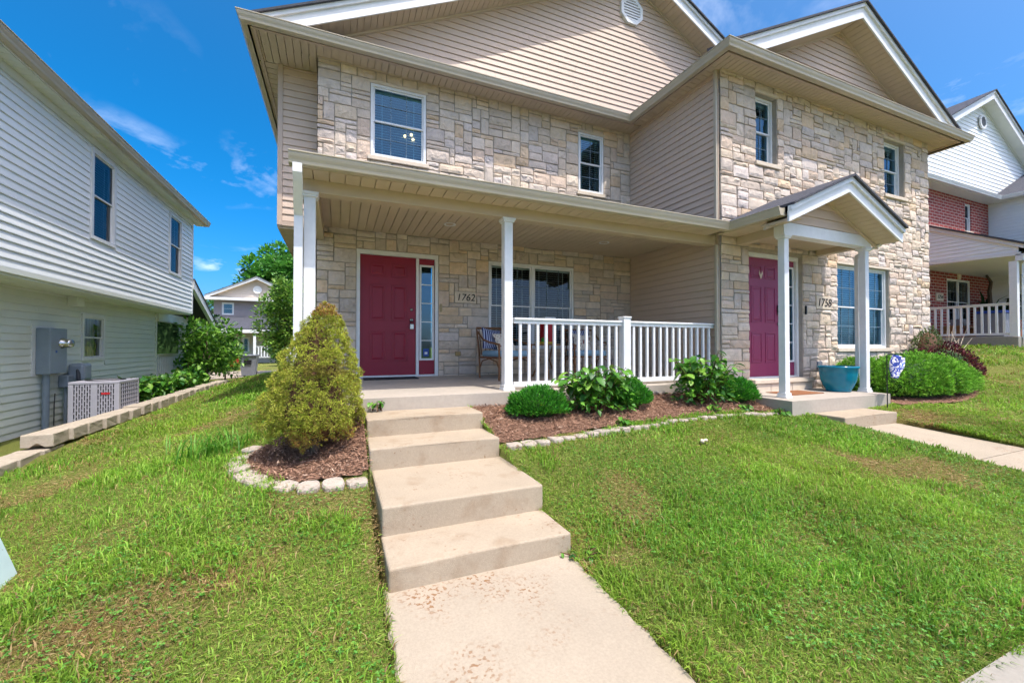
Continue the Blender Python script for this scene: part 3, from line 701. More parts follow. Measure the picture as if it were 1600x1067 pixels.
# windows
window(H, FF, .48,1.40,3.20,4.42, cols=3, sill='limestone', lintel='limestone', depth=.035)
window(H, FF, 4.53,5.14,3.20,4.42, cols=2, sill='limestone', lintel='limestone', depth=.035, tilt=20)
window(H, FF, 2.58,4.41,-.04,1.60, units=2, cols=3, sill='limestone', depth=.05, gl='glass_clear', tilt=16)
window(H, FB, 6.70,7.25,3.24,4.45, cols=2, sill='limestone', lintel='limestone', depth=.13)
window(H, FB, 10.63,11.40,3.24,4.42, cols=2, sill='limestone', lintel='limestone', depth=.13)
window(H, FB, 8.97,10.76,-.02,1.62, units=2, cols=3, sill='limestone', lintel='limestone', depth=.10, tilt=60)
# doors
def entry(fr, a, b, c, d, top, bot, m, wd, tag_extra):
    """frame a..d, leaf a+.06..b, sidelight c..d"""
    mb = MB()
    for (e,f,g,h) in ((a,a+.055,bot,top),(d-.055,d,bot,top),(a+.055,d-.055,top-.07,top),(b+.004,c-.004,bot+.03,top-.07)): fbox(mb,fr,e,f,g,h,-wd-.05,-wd+.055 if e != b+.004 else -wd+.03)
    fbox(mb,fr,a+.055,d-.055,bot,bot+.03,-wd-.05,-wd+.06)
    f = mb.build('door_frame','white_trim',H)
    dr = door6(H, fr, a+.058, b, bot+.034, top-.073, m, -wd+.005)
    s = MB(); lo, hi = bot+.034, top-.073; ga, gb, gl_, gh = c+.03, d-.088, bot+.30, top-.20
    for (e,f2,g,h) in ((c,ga-.022,lo,hi),(gb+.022,d-.058,lo,hi),(ga-.022,gb+.022,lo,gl_-.022),(ga-.022,gb+.022,gh+.022,hi)): fbox(s,fr,e,f2,g,h,-wd-.04,-wd+.004)
    sl = s.build('sidelight', m, H)
    s = MB()
    for (e,f2,g,h) in ((ga-.021,ga+.012,gl_-.021,gh+.021),(gb-.012,gb+.021,gl_-.021,gh+.021),(ga+.012,gb-.012,gl_-.021,gl_+.012),(ga+.012,gb-.012,gh-.012,gh+.021)): fbox(s,fr,e,f2,g,h,-wd-.02,-wd+.014)
    n = 5
    for i in range(1,n): z = gl_+(gh-gl_)*i/n; fbox(s,fr,ga+.012,gb-.012,z-.008,z+.008,-wd-.015,-wd+.008)
    s.build('sidelight_frame','white_trim',sl)
    q = MB(); q.add([fr.p(ga,gl_,-wd),fr.p(gb,gl_,-wd),fr.p(gb,gh,-wd),fr.p(ga,gh,-wd)],[(0,1,2,3)]); q.build('pane','glass_blue',sl)
    q = MB(); fbox(q,fr,c,d-.058,lo,hi,-wd-.3,-wd-.28); q.build('room_recess','interior',sl)
    x = b-.075
    def knob(zz, r):
        k = MB(); k.lathe([(0,0),(r,.002),(r,.02),(r*.7,.035),(0,.04)], n=12); k.xf(Matrix.Rotation(R(90),4,'X')); M = Matrix.Translation(fr.p(x,zz,-wd+.004)); k.xf(M); return k
    knob(bot+1.16,.028).build('deadbolt','steel',dr,True); kn = knob(bot+.98,.032).build('door_knob','steel',dr,True)
    return dr, sl, x
dr, sl, kx = entry(FF, .27, 1.245, 1.30, 1.63, 1.62, -.515, 'door_red', .06, 0)
b = MB(); fbox(b,FF,kx-.035,kx+.035,.30,.40,-.03,.01,.012); fbox(b,FF,kx-.022,kx+.022,.325,.38,.01,.016)
lb = b.build('lock_box','steel',dr); b = MB().tube([FF.p(kx-.022,.395,-.01),FF.p(kx-.022,.44,-.01),FF.p(kx,.46,-.01),FF.p(kx+.022,.44,-.01),FF.p(kx+.022,.395,-.01)],.006,6); b.build('shackle','black_metal',dr)
b = MB(); fbox(b,FF,1.375,1.475,-.165,-.03,-.052,-.050); st_ = b.build('alarm_sticker','plastic_blue',sl)
b = MB(); fbox(b,FF,1.40,1.45,-.13,-.09,-.0495,-.048); b.build('sticker_mark','white_trim',sl)
b = MB(); fbox(b,FF,1.655,1.69,.62,.76,.02,.045,.006); fbox(b,FF,1.663,1.682,.68,.74,.045,.05); b.build('doorbell','brass',H)
b = MB(); fbox(b,FF,1.93,2.03,-.16,-.085,.02,.05,.005); b.build('outlet_cover','brass',H)
dr2, sl2, kx2 = entry(FB, 6.50, 7.49, 7.55, 7.92, 1.66, -.56, 'door_plum', .12, 0)
b = MB(); fbox(b,FB,kx2-.03,kx2+.03,.62,.76,-.11,-.07,.008); b.build('keypad_lock','black_metal',dr2)
b = MB(); 
for s_ in (-1,1): b.add([FB.p(6.93+s_*.002,1.20,-.085),FB.p(6.93+s_*.05,1.31,-.085),FB.p(6.93+s_*.035,1.36,-.085),FB.p(6.93+s_*.002,1.28,-.085)],[(0,1,2,3)])
b.build('heart_ornament','bone',dr2)
b = MB(); fbox(b,FB,7.955,7.99,.60,.76,.02,.05,.006); b.build('doorbell','black_metal',H)
b = MB(); fbox(b,FB,8.28,8.42,-.42,-.27,.02,.05,.006); b.build('utility_cover','plastic_grey',H)
# stone doorstep of the right unit
ds = MB(); fbox(ds,FB,6.44,7.98,-.625,-.555,-.2,.16,.008); dso = ds.build('doorstep','limestone',H)
for (a,b_) in ((6.44,6.86),(6.872,7.42),(7.432,7.98)): q = MB(); fbox(q,FB,a,b_,-.80,-.632,-.1,.13,.006); q.build('doorstep_stone','limestone',dso)
# number stones
for (x,z,w,h,t,fr,y) in ((2.125,.895,.40,.20,'1762',FF,YF),(8.525,.84,.46,.25,'1758',FB,YB)):
    b = MB(); fbox(b,fr,x-w/2,x+w/2,z-h/2,z+h/2,-.01,.03,.006); n = b.build('number_stone','limestone',H)
    text_mesh(t, .175 if t == '1762' else .21, 'house_number', 'ink', n, (x, y-.0335, z-.005))
# ---- siding: left overhang strip, its side and underside
FC = FRONT(7.65)
w = wallmesh(FC, XC, XL, 1.99, ZS, [], .1).build('overhang_wall','siding_tan',H)
siding(w, FC, XC+.075, XL, 2.06, ZS-.02, 'siding_tan')
b = MB(); fbox(b,FC,XC,XC+.072,1.99,ZS-.01,0,.024); b.box(XC,XC+.022,7.65,7.72,1.99,ZS-.01); b.build('corner_trim','trim_brown',H)
b = MB(); fbox(b,FC,XC+.073,XL,1.985,2.055,.0,.022); b.build('base_trim','trim_brown',H)
MB().box(XC+.01,XC+.02,7.70,15.0,1.99,ZS).build('side_wall','siding_tan',H)
sf = MB().box(XC,XL,7.65,15,1.97,1.984).build('overhang_soffit','soffit_tan',H); planks(sf, XC+.005, XL, 7.66, 12.0, 1.969, 'soffit_tan', along='y', w=.15)
MB().box(XL+.01,XL+.03,YF+.1,15,-.9,1.97).build('side_wall','siding_tan',H)
# bump-out side wall (faces left)
FS = Frame((XB,0,0),(0,-1,0),(-1,0,0))       # u = -y
w = wallmesh(FS, -YF, -YB-.02, -.62, ZS, [], .1).build('bump_side_wall','siding_tan',H)
siding(w, FS, -YF+.03, -YB-.08, -.52, ZS-.02, 'siding_tan')
b = MB().box(XB-.026,XB+.0,YB+.015,YB+.078,-.62,ZS-.01).build('corner_trim','trim_brown',H)
MB().box(XB-.022,XB-.001,YF-.045,YF-.022,-.55,ZS-.012).build('inner_trim','trim_brown',H)
dsp = MB().box(XB-.066,XB-.028,YB+.02,YB+.075,2.0,ZS-.005,.006); dsp.box(XB-.066,XB-.028,YB+.02,YB+.075,-.75,1.70,.006); dsp.build('downspout','gutter_tan',H)
# ---- main eave: gutter, fascia, soffits
path = [(XC-.29, 14.8, ZG), (XC-.29, YF-.42, ZG), (XB-.30, YF-.42, ZG), (XB-.30, YB-.42, ZG), (XR+.58, YB-.42, ZG), (XR+.58, 14.0, ZG)]
# walking +X along the front means right-hand side is -Y (outward)
sweep(MB(), GUT, path).build('gutter','gutter_tan',H)
b = MB(); sweep(b, [(0,-.118),(.012,-.118),(.012,-.02),(0,-.02)], path); b.build('fascia','beam_tan',H)
b = MB(); sweep(b, [(-.09,-.105),(-.05,-.105),(-.045,-.085),(-.05,-.066),(-.09,-.066)], path); b.build('soffit_channel','trim_brown',H)
s0 = MB().box(XC-.28,XB-.001,YF-.41,YF+.43,ZS+.004,ZS+.016).build('eave_soffit','soffit_tan',H)
planks(s0, XC-.276, XB-.01, YF-.35, YF-.002, ZS, 'soffit_tan'); planks(s0, XC-.276, XL-.02, YF-.001, 7.65, ZS, 'soffit_tan')
s1 = MB().box(XB-.30,XR+.57,YB-.41,YB+.2,ZS+.004,ZS+.016).build('eave_soffit','soffit_tan',H)
planks(s1, XB-.22, XR+.566, YB-.35, YB-.002, ZS, 'soffit_tan')
s2 = MB().box(XB-.298,XB-.001,YB+.201,YF-.412,ZS+.004,ZS+.016).build('eave_soffit','soffit_tan',H)
planks(s2, XB-.24, XB-.002, YB+.0, YF-.44, ZS, 'soffit_tan', along='y')
s3 = MB().box(XR+.001,XR+.57,YB+.2,13,ZS+.004,ZS+.016).build('eave_soffit','soffit_tan',H); planks(s3, XR+.002, XR+.566, YB+.001, 10, ZS, 'soffit_tan', along='y', w=.15)
s4 = MB().box(XC-.28,XC+.01,YF+.431,14.8,ZS+.004,ZS+.016).build('eave_soffit','soffit_tan',H); planks(s4, XC-.276, XC-.002, 7.66, 13, ZS, 'soffit_tan', along='y', w=.15)
b = MB(); fbox(b,FF,XL,XB-.01,ZS-.035,ZS-.013,.03,.05); fbox(b,FB,XB,XR,ZS-.035,ZS-.013,.03,.05); b.build('frieze_trim','soffit_tan',H)
# small skirt roofs behind the gutters
def skirt(x0,x1,y0,y1,z0,z1): return MB().prism([(y0,z0),(y1,z1),(y1,z1-.05),(y0,z0-.03)],'x',x0,x1)
skirt(XC-.30,XB-.30,YF-.46,YF-.02,ZG-.01,ZG+.17).build('skirt_roof','shingle',H); skirt(XB-.30,XR+.6,YB-.46,YB-.02,ZG-.01,ZG+.17).build('skirt_roof','shingle',H)
# ---- gables and roofs
gable(H, XC-.36, 12.67+.36, 5.87, 8.27, .5, YF, 6.81, 15.2, ZG+.02, zmin=ZG-.03)
gable(H, XB-.36, XR+.36, 9.115, 6.52, .5, YB, 4.51, 9.5, ZG+.02, zmin=ZG-.03)
# hipped side piece that closes the roof over the bump-out return
MB().prism([(XB-.3,ZG-.02),(XB+.1,ZG+.18),(XB+.1,ZG-.02)],'y',YB-.3,YF-.1).build('skirt_roof','shingle',H)
# gable vent
v = MB(); c = (5.87,7.33); ro, ri = .31, .235
def octp(r): return [(c[0]+r*math.cos(R(22.5+45*k)), c[1]+r*math.sin(R(22.5+45*k))) for k in range(8)]
for k in range(8):
    o_, i_ = octp(ro), octp(ri); v.prism([o_[k],o_[(k+1)%8],i_[(k+1)%8],i_[k]],'y',YF-.07,YF-.0)
vo = v.build('gable_vent','white_trim',H)
v = MB(); v.prism(octp(ri+.01),'y',YF-.025,YF-.021); v.build('vent_back','dark',vo)
for k in range(7):
    z = c[1]-ri*.84+k*ri*1.72/6.6; hw = min(ri*.98, ri*.98*1.38-abs(z+.01-c[1])) if abs(z-c[1]) > ri*.38 else ri*.92; hw = min(hw, ri*.93)
    MB().box(c[0]-hw,c[0]+hw,YF-.062,YF-.03,z-.004,z+.028).build('vent_slat','white_trim',vo)
# ---- long porch: slab, ceiling, beam, roof, gutter, posts
sl_ = MB().prism([(SLY0,-.575),(YF-.0,-.512),(YF,-.9),(SLY0,-1.15)],'x',SLX0,SLX1); 
sl_.f = [tuple(f) for f in sl_.f]; slo = sl_.build('porch_slab','concrete_slab',H)
PZ = 1.93
cl = MB().box(SLX0+.05,XB-.003,5.16,YF-.001,PZ+.012,PZ+.03).build('porch_ceiling','soffit_tan',H)
planks(cl, SLX0+.06, XB-.03, 5.15, YF-.04, PZ+.011, 'soffit_tan', w=.125, name='ceiling_plank')
for (x,y) in ((1.6,6.3),(4.5,6.3)):
    b = MB(); b.lathe([(0,-.004),(.055,-.004),(.07,-.012),(.095,-.014),(.10,0)],(x,y,PZ-.004),20); b.build('ceiling_light','white_trim',H,True)
BZ0, BZ1 = 1.70, 1.86
bm_ = MB().box(SLX0+.05,XB-.005,5.0,5.15,BZ0,BZ1+.06,.004).build('porch_beam','beam_tan',H)
MB().box(SLX0+.06,SLX0+.20,5.152,YF-.03,BZ0+.01,PZ+.01).build('porch_beam','beam_tan',H)
ps = MB().box(SLX0,XB-.2,4.64,4.998,BZ1+.002,BZ1+.014).build('porch_soffit','soffit_tan',H); planks(ps, SLX0+.005, 5.60, 4.66, 4.997, BZ1+.0, 'soffit_tan', w=.16)
pth = [(SLX0-.045,4.63,1.945),(5.66,4.63,1.945),(5.66,3.78,1.945)]
pth2 = [(SLX0-.045,4.67,1.945),(5.71,4.67,1.945),(5.71,3.78,1.945)]
sweep(MB(), GUT, pth2).build('gutter','gutter_tan',H); b = MB(); sweep(b,[(-.014,-.125),(-.001,-.125),(-.001,-.005),(-.014,-.005)],pth2); b.build('fascia','beam_tan',H)
MB().prism([(4.62,1.935),(YF-.035,2.62),(YF-.035,2.55),(4.70,1.905)],'x',SLX0-.05,XB-.03).build('porch_roof','shingle',H)
MB().prism([(4.70,1.90),(YF-.04,2.545),(YF-.04,1.96),(5.16,1.945)],'x',SLX0-.03,SLX0+.0).build('porch_roof_end','siding_tan',H)
def post(x, y, z0, z1, s=.118):
    b = MB(); b.box(x,x+s,y,y+s,z0,z1,.006); p = b.build('porch_post','white_trim',H)
    b = MB(); b.box(x-.018,x+s+.018,y-.018,y+s+.018,z1-.055,z1-.001,.004); b.box(x-.03,x+s+.03,y-.03,y+s+.03,z1-.03,z1-.0005,.003); b.build('post_cap','white_trim',p)
    b = MB(); b.box(x-.014,x+s+.014,y-.014,y+s+.014,z0,z0+.075,.004); b.box(x-.024,x+s+.024,y-.024,y+s+.024,z0+.0005,z0+.03,.003); b.build('post_base','white_trim',p)
post(-.355,5.0,-.572,BZ0); post(2.005,5.0,-.572,BZ0)
d = MB(); 
def spout(pts, s=.03, t=.042): 
    b = MB(); n = len(pts); P = [Vector(p) for p in pts]
    for i,p in enumerate(P):
        for (a,c_) in ((-t,-s),(t,-s),(t,s),(-t,s)): b.v.append((p.x+a,p.y+c_,p.z))
    for i in range(n-1):
        for j in range(4): b.f.append((i*4+j,i*4+(j+1)%4,(i+1)*4+(j+1)%4,(i+1)*4+j))
    return b
spout([(-.385,4.60,1.83),(-.385,4.60,1.74),(-.385,4.66,1.67),(-.40,4.88,1.46),(-.40,4.945,1.40),(-.40,4.945,-.5),(-.40,4.90,-.62),(-.40,4.80,-.72)]).build('downspout','white_trim',H)
# ---- small porch of the right unit
MB().prism([(S2[2],-.775),(S2[3],-.765),(S2[3],-1.3),(S2[2],-1.3)],'x',S2[0],S2[1]).build('porch_slab','concrete_slab',H)
post(6.20,4.11,-.772,1.70,.105); post(8.28,4.11,-.772,1.70,.105)
GX_, GZ_ = 7.12, 2.60; SL2 = .44
b = MB().box(6.165,8.425,4.09,4.25,1.70,1.885,.004).build('porch_beam','white_trim',H)
MB().box(6.17,6.31,4.252,YB-.035,1.71,1.88).build('porch_beam','beam_tan',H); MB().box(8.28,8.42,4.252,YB-.035,1.71,1.88).build('porch_beam','beam_tan',H)
cl2 = MB().box(6.312,8.278,4.252,YB-.034,1.83,1.85).build('porch_ceiling','soffit_tan',H); planks(cl2, 6.315, 8.275, 4.255, YB-.04, 1.829, 'soffit_tan', name='ceiling_plank')
gable(H, 5.72, 8.56, GX_, GZ_, SL2, 4.10, 3.72, YB-.03, 1.89, fh=.15, exp=.145)
MB().box(5.72,6.165,3.80,YB-.04,1.84,1.852).build('porch_soffit','soffit_tan',H); MB().box(8.43,8.52,3.80,YB-.04,1.84,1.852).build('porch_soffit','soffit_tan',H)
b = MB(); sweep(b, GUT, [(8.545,3.76,1.945),(8.545,YB-.04,1.945)][::1]); b.build('gutter','gutter_tan',H)
spout([(8.60,4.0,1.82),(8.56,4.05,1.74),(8.47,4.30,1.62),(8.465,4.32,1.55),(8.465,4.32,-.6),(8.52,4.28,-.72),(8.75,4.2,-.78)]).build('downspout','white_trim',H)
# ---- porch railing: a thing with its balusters
RL = thing('porch_railing', 'white porch railing with square balusters between middle post and right wall', 'railing', (4,5.07,-.57))
def rail(parent, x0, x1, y, z0, z1, n, bal='baluster', m='white_trim', ax='x', bw=.036):
    def bx(a0,a1,b0,b1,c0,c1,b=0):
        return MB().box(a0,a1,y+b0,y+b1,c0,c1,b) if ax == 'x' else MB().box(y+b0,y+b1,a0,a1,c0,c1,b)
    q = bx(x0,x1,-.045,.045,z1-.03,z1,.006); q2 = bx(x0,x1,-.025,.025,z1-.075,z1-.031); q.add(q2.v,q2.f); q.build('top_rail',m,parent)
    bx(x0,x1,-.027,.027,z0,z0+.065,.004).build('bottom_rail',m,parent)
    q = bx(-bw/2,bw/2,-bw/2,bw/2,z0+.065,z1-.076); me = newmesh(bal,q.v,q.f,m)
    for i in range(n): t = x0+(x1-x0)*(i+.75)/(n+.5); inst(me,bal,parent,(t,0,0) if ax == 'x' else (0,t,0))
rail(RL, 2.16, 3.925, 5.07, -.535, .39, 13); rail(RL, 4.055, XB-.03, 5.07, -.535, .39, 13)
b = MB().box(3.925,4.055,5.005,5.135,-.572,.43,.005); b.box(3.915,4.065,4.995,5.145,.43,.455,.006); b.build('newel_post','white_trim',RL)
# warm lamp cluster seen through the upstairs window
ch = thing('chandelier', 'small lit chandelier seen through the upper left window', 'chandelier', (1.12,7.5,3.55))
ch['label'] = 'small lit lamp cluster behind the upper left window glass'
for (x,z) in ((1.06,3.70),(1.17,3.745),(1.20,3.665)):
    b = MB().lathe([(.003,.02),(.018,.014),(.026,-.006),(.018,-.018),(0,-.02)],(x,7.345,z),10); b.build('lamp_shade','bulb',ch,True)
MB().tube([(1.13,7.36,4.3),(1.13,7.36,3.75),(1.06,7.355,3.73)],.006,6).build('stem','brass',ch)
# door mats
m1 = MB().box(.37,1.22,6.80,7.20,-.524,-.506,.004); tag(m1.build('door_mat','mat_dark'),'dark flat door mat before the burgundy door of number 1762','door mat')
m2 = MB().box(6.62,7.42,4.28,4.72,-.770,-.757,.004); tag(m2.build('door_mat','mat_brown'),'brown door mat on the small right-hand porch','door mat')
# ------------------------------------------------------------------ left neighbour: white vinyl house with an overhanging upper floor
NB = thing('white_house', 'white vinyl-sided house on the left with upper floor overhanging its side', 'house', (-6,10,-1.5))
XU, XW = -3.94, -4.55; FU = Frame((XU,0,0),(0,1,0),(1,0,0)); FW = Frame((XW,0,0),(0,1,0),(1,0,0))
hU = [(9.30,10.13,1.87,3.43),(12.85,13.72,1.86,3.40)]
w = wallmesh(FU, 4.0, 14.66, .96, 3.64, hU, .1).build('upper_wall','white_vinyl',NB); siding(w, FU, 4.2, 14.60, 1.02, 3.50, 'white_vinyl', .115, [(a-.03,b+.03,c-.03,d+.03) for a,b,c,d in hU])
b = MB(); fbox(b,FU,14.60,14.67,.96,3.63,.0,.024); b.build('corner_trim','white_trim',NB); b = MB(); fbox(b,FU,4.2,14.6,3.50,3.63,.0,.03); b.build('frieze_board','cream_vinyl',NB)
b = MB(); fbox(b,FU,4.2,14.6,.955,1.018,0,.022); b.build('base_trim','cream_vinyl',NB)
for h in hU: window(NB, FU, *h, cols=2, depth=.02, fw=.06, muntin=False, tilt=20, gl='glass_dark')
hW = [(10.48,11.31,-.27,.64)]
w = wallmesh(FW, 4.0, 14.0, -1.75, .95, hW, .1).build('lower_wall','white_vinyl',NB); siding(w, FW, 4.2, 13.93, -1.52, .90, 'cream_vinyl', .115, [(a-.03,b+.03,c-.03,d+.03) for a,b,c,d in hW])
b = MB(); fbox(b,FW,13.93,14.01,-1.6,.93,.0,.026); b.build('corner_trim','cream_vinyl',NB)
wn_ = window(NB, FW, *hW[0], cols=2, depth=.02, fw=.06, muntin=False, blind=False, gl='glass_clear')
b = MB()
for i in range(14):
    u = 10.55+i*.052; b.box(XW-.14-.012*(i%2),XW-.12-.012*(i%2),u,u+.05,-.2,.58)
b.build('curtain','blind',wn_)
so_ = MB().box(XW,XU,4,14.66,.945,.955).build('overhang_soffit','cream_vinyl',NB); planks(so_, XW+.01, XU-.01, 4.2, 14.6, .944, 'cream_vinyl', along='y', w=.30)
MB().box(-12,XU-.002,14.645,14.66,.96,3.6).build('rear_wall','white_vinyl',NB); MB().box(-12,XW,13.98,14.0,-1.7,.94).build('rear_wall','white_vinyl',NB)
# eave
b = MB().box(XU,XU+.22,4,15.0,3.635,3.645).build('eave_soffit','cream_vinyl',NB); planks(b, XU+.002, XU+.2, 4.2, 15.0, 3.634, 'cream_vinyl', along='y', w=.15)
b = MB(); sweep(b, GUT, [(XU+.22,4,3.76),(XU+.22,15.1,3.76)]); b.build('gutter','gutter_tan',NB)
MB().box(XU+.205,XU+.219,4,15.08,3.62,3.755).build('fascia','white_trim',NB)
MB().prism([(XU+.27,3.745),(-9.6,6.3),(-9.6,6.24),(XU+.27,3.70)],'y',4,15.1).build('roof','shingle',NB)
# back porch: beam, post, roof edge
MB().box(XW-.08,XW+.06,14.0,16.4,.70,.94,.004).build('porch_beam','white_trim',NB)
MB().box(XW-.08,XW+.06,16.0,16.14,-1.4,.70,.005).build('porch_post','white_trim',NB)
MB().prism([(14.7,1.95),(16.9,.88),(16.9,.70),(14.7,1.70)],'x',-4.0,-3.9).build('porch_rake','white_trim',NB)
MB().prism([(14.7,1.99),(16.95,.90),(16.95,.86),(14.7,1.95)],'x',-9,-3.88).build('porch_roof','shingle',NB)
MB().box(-9,-4.6,14.0,16.4,-1.5,-1.15).build('porch_slab','concrete_grey',NB)
rail(NB, 14.1, 16.0, XW-.02, -1.05, -.2, 12, ax='y')
MB().tube([(-3.98,16.85,.76),(-4.3,16.3,.55),(-4.47,16.1,.4),(-4.47,16.1,-1.4)],.035,8).build('downspout','white_trim',NB)
# meter box, conduit, junction boxes, cables, wall vent
b = MB().box(XW+.02,XW+.20,9.16,9.62,-.45,.31,.012); mbx = b.build('electric_meter_box','meter_grey',NB)
MB().box(XW+.005,XW+.02,9.08,9.66,-.48,.34).build('mounting_board','white_trim',mbx)
b = MB().lathe([(0,.15),(.06,.14),(.075,.10),(.075,.03),(.09,.02),(.09,0)],n=18); b.xf(Matrix.Translation((XW+.20,9.46,.06)) @ Matrix.Rotation(R(90),4,'Y')); b.build('meter_dial','steel',mbx,True)
MB().box(XW+.20,XW+.207,9.3,9.33,-.1,-.06).build('seal_tag','plastic_blue',mbx)
MB().tube([(XW+.10,9.27,-.45),(XW+.10,9.27,-1.5)],.045,10).build('conduit','meter_grey',mbx)
b = MB().box(XW+.02,XW+.16,9.75,10.05,-.72,-.50,.02); b.build('junction_box','meter_grey',NB); b = MB().box(XW+.06,XW+.30,9.92,10.2,-.62,-.30,.05); jb = b.build('disconnect_box','meter_grey',NB)
MB().tube([(XW+.08,9.85,-.7),(XW+.08,9.85,-1.5)],.025,8).build('conduit','meter_grey',NB)
MB().tube([(XW+.2,9.95,-.40),(XW+.24,9.88,-.6),(XW+.26,9.86,-.85),(XW+.30,9.90,-1.1),(XW+.42,9.7,-1.2),(XW+.6,9.55,-1.18)],.030,8).build('hose','cable',jb)
MB().tube([(XW+.22,10.1,-.6),(XW+.25,10.08,-.9),(XW+.26,10.0,-1.3)],.012,6).build('cable','cable',jb)
MB().tube([(XW+.05,9.62,-.8),(XW+.06,9.58,-1.0),(XW+.05,9.6,-1.35)],.007,5).build('cable','cable',NB)
b = MB().box(XW+.01,XW+.16,10.0,10.24,.74,.93,.015); b.build('exhaust_vent','cream_vinyl',NB)
# air conditioner
def ac_unit(name, label, x0,x1,y0,y1,z0,z1,m,group=None, fine=True):
    T = thing(name, label, 'air conditioner', ((x0+x1)/2,(y0+y1)/2,z0), group)
    MB().box(x0+.02,x1-.02,y0+.02,y1-.02,z0,z1-.04).build('coil','dark',T)
    MB().box(x0,x1,y0,y1,z1-.05,z1,.012).build('top_cover',m,T); MB().box(x0,x1,y0,y1,z0,z0+.06,.008).build('base_pan',m,T)
    b = MB().lathe([(.20,.001),(.24,.012),(.26,.012),(.26,.001)],((x0+x1)/2,(y0+y1)/2,z1),20); b.build('fan_guard','dark',T)
    for (a,c_) in ((x0,y0),(x1-.06,y0),(x0,y1-.06),(x1-.06,y1-.06)): MB().box(a,a+.06,c_,c_+.06,z0+.06,z1-.05,.008).build('corner_post',m,T)
    MB().box((x0+x1)/2-.035,(x0+x1)/2+.035,y0-.002,y0+.018,z0+.06,z1-.05).build('centre_post',m,T)
    if fine:
        W = x1-x0; L = MB()
        for (u0,u1) in ((x0+.06,(x0+x1)/2-.035),((x0+x1)/2+.035,x1-.06)):
            n = 7
            for i in range(n+1): u = u0+(u1-u0)*i/n; L.box(u-.008,u+.008,y0,y0+.015,z0+.06,z1-.05)
            for i in range(n):
                ua = u0+(u1-u0)*i/n; ub = u0+(u1-u0)*(i+1)/n; k = 0; z = z0+.06+(.05 if i%2 else 0)
                while z < z1-.06: L.box(ua+.008,ub-.008,y0+.001,y0+.014,z,z+.018); z += .10
        g = L.build('louvre_grille',m,T); g['kind'] = 'stuff'
        L = MB(); n = 9
        for i in range(n+1): u = y0+.06+(y1-y0-.12)*i/n; L.box(x1-.015,x1,u-.006,u+.006,z0+.06,z1-.05)
        z = z0+.12
        while z < z1-.06: L.box(x1-.014,x1-.001,y0+.06,y1-.06,z,z+.012); z += .07
        g = L.build('louvre_grille',m,T); g['kind'] = 'stuff'
        q = MB().box(x0+.42,x0+.53,y0-.006,y0-.001,z1-.22,z1-.185).build('badge','red_paint',T)
    return T
ac_unit('air_conditioner','grey louvred air conditioner beside the white house wall', -4.05,-3.40,8.98,9.74,-1.36,-.575,'ac_grey')
ac_unit('air_conditioner','dark blue-grey air conditioner far back beside the townhouse', -.5-.95,-.55-.25,17.0,17.7,-.95,-.12,'cable', fine=False)
# retaining wall of concrete blocks
RW = thing('retaining_wall','low row of tan concrete blocks along the left side yard','wall',(-3.28,10,-1.2))
def block(y, L, z, x=-3.28, wd=.29, hgt=.155, rot=0.0, notch=False):
    b = MB(); x0, x1 = x-wd/2, x+wd/2
    bm = bmesh.new(); bmesh.ops.create_cube(bm, size=1)
    for v in bm.verts: v.co = Vector((v.co.x*wd*(1 if v.co.y < 0 else .84), v.co.y*L, v.co.z*hgt))
    bmesh.ops.bevel(bm, geom=list(bm.edges), offset=.008, segments=1, affect='EDGES')
    bmesh.ops.subdivide_edges(bm, edges=[e for e in bm.edges if e.calc_length() > .1], cuts=3, use_grid_fill=True)
    for v in bm.verts:
        v.co.x += random.uniform(-.003,.003); v.co.z += random.uniform(-.002,.002)
        if notch and v.co.y < -L*.3 and v.co.z < .0 and abs(v.co.x) < .05: v.co.z += .05
    bm.verts.index_update(); b.add([v.co for v in bm.verts],[[v.index for v in f.verts] for f in bm.faces]); bm.free()
    b.xf(Matrix.Translation((x,y+L/2,z-hgt/2)) @ Matrix.Rotation(rot,4,'Z')); return b.build('block','block',RW)
y = 6.68; k = 0
while y < 15.0:
    L = .385; block(y, L, -1.045+.004*(y-6.7)+random.uniform(-.012,.012), rot=random.uniform(-.06,.06), x=-3.28+random.uniform(-.012,.012), notch=(k == 0)); y += L+.024; k += 1
for y in (5.75, 6.17, 6.60): block(y, .40, -1.215, x=-3.30+random.uniform(-.02,.02), rot=random.uniform(-.05,.05))
for y in (7.0,7.8,8.6): pass
# ------------------------------------------------------------------ right neighbour: brick and white gable
H3 = thing('brick_house','red brick house with white gable and railed porch, right edge','house',(22,8,.2))
Y3 = 7.4; F3 = FRONT(Y3)
h3 = [(19.80,21.46,.80,2.42),(21.18,21.64,4.25,5.28)]
wallmesh(F3, 13.2, 23.0, -.3, 5.45, h3, .2).build('brick_wall','brick_red',H3)
window(H3, F3, *h3[0], units=2, cols=3, depth=.05, gl='glass_dark', tilt=20); window(H3, F3, *h3[1], cols=1, depth=.08, sill='limestone', gl='glass_dark')
b = MB().prism([(20.55,2.43),(20.71,2.43),(20.75,2.66),(20.51,2.66)],'y',Y3-.04,Y3-.002); b.build('keystone','limestone',H3)
b = MB(); fbox(b,F3,19.02,19.50,1.60,1.86,-.01,.03,.006); n_ = b.build('number_stone','limestone',H3); text_mesh('1754', .19, 'house_number','ink', n_, (19.26,Y3-.0335,1.73))
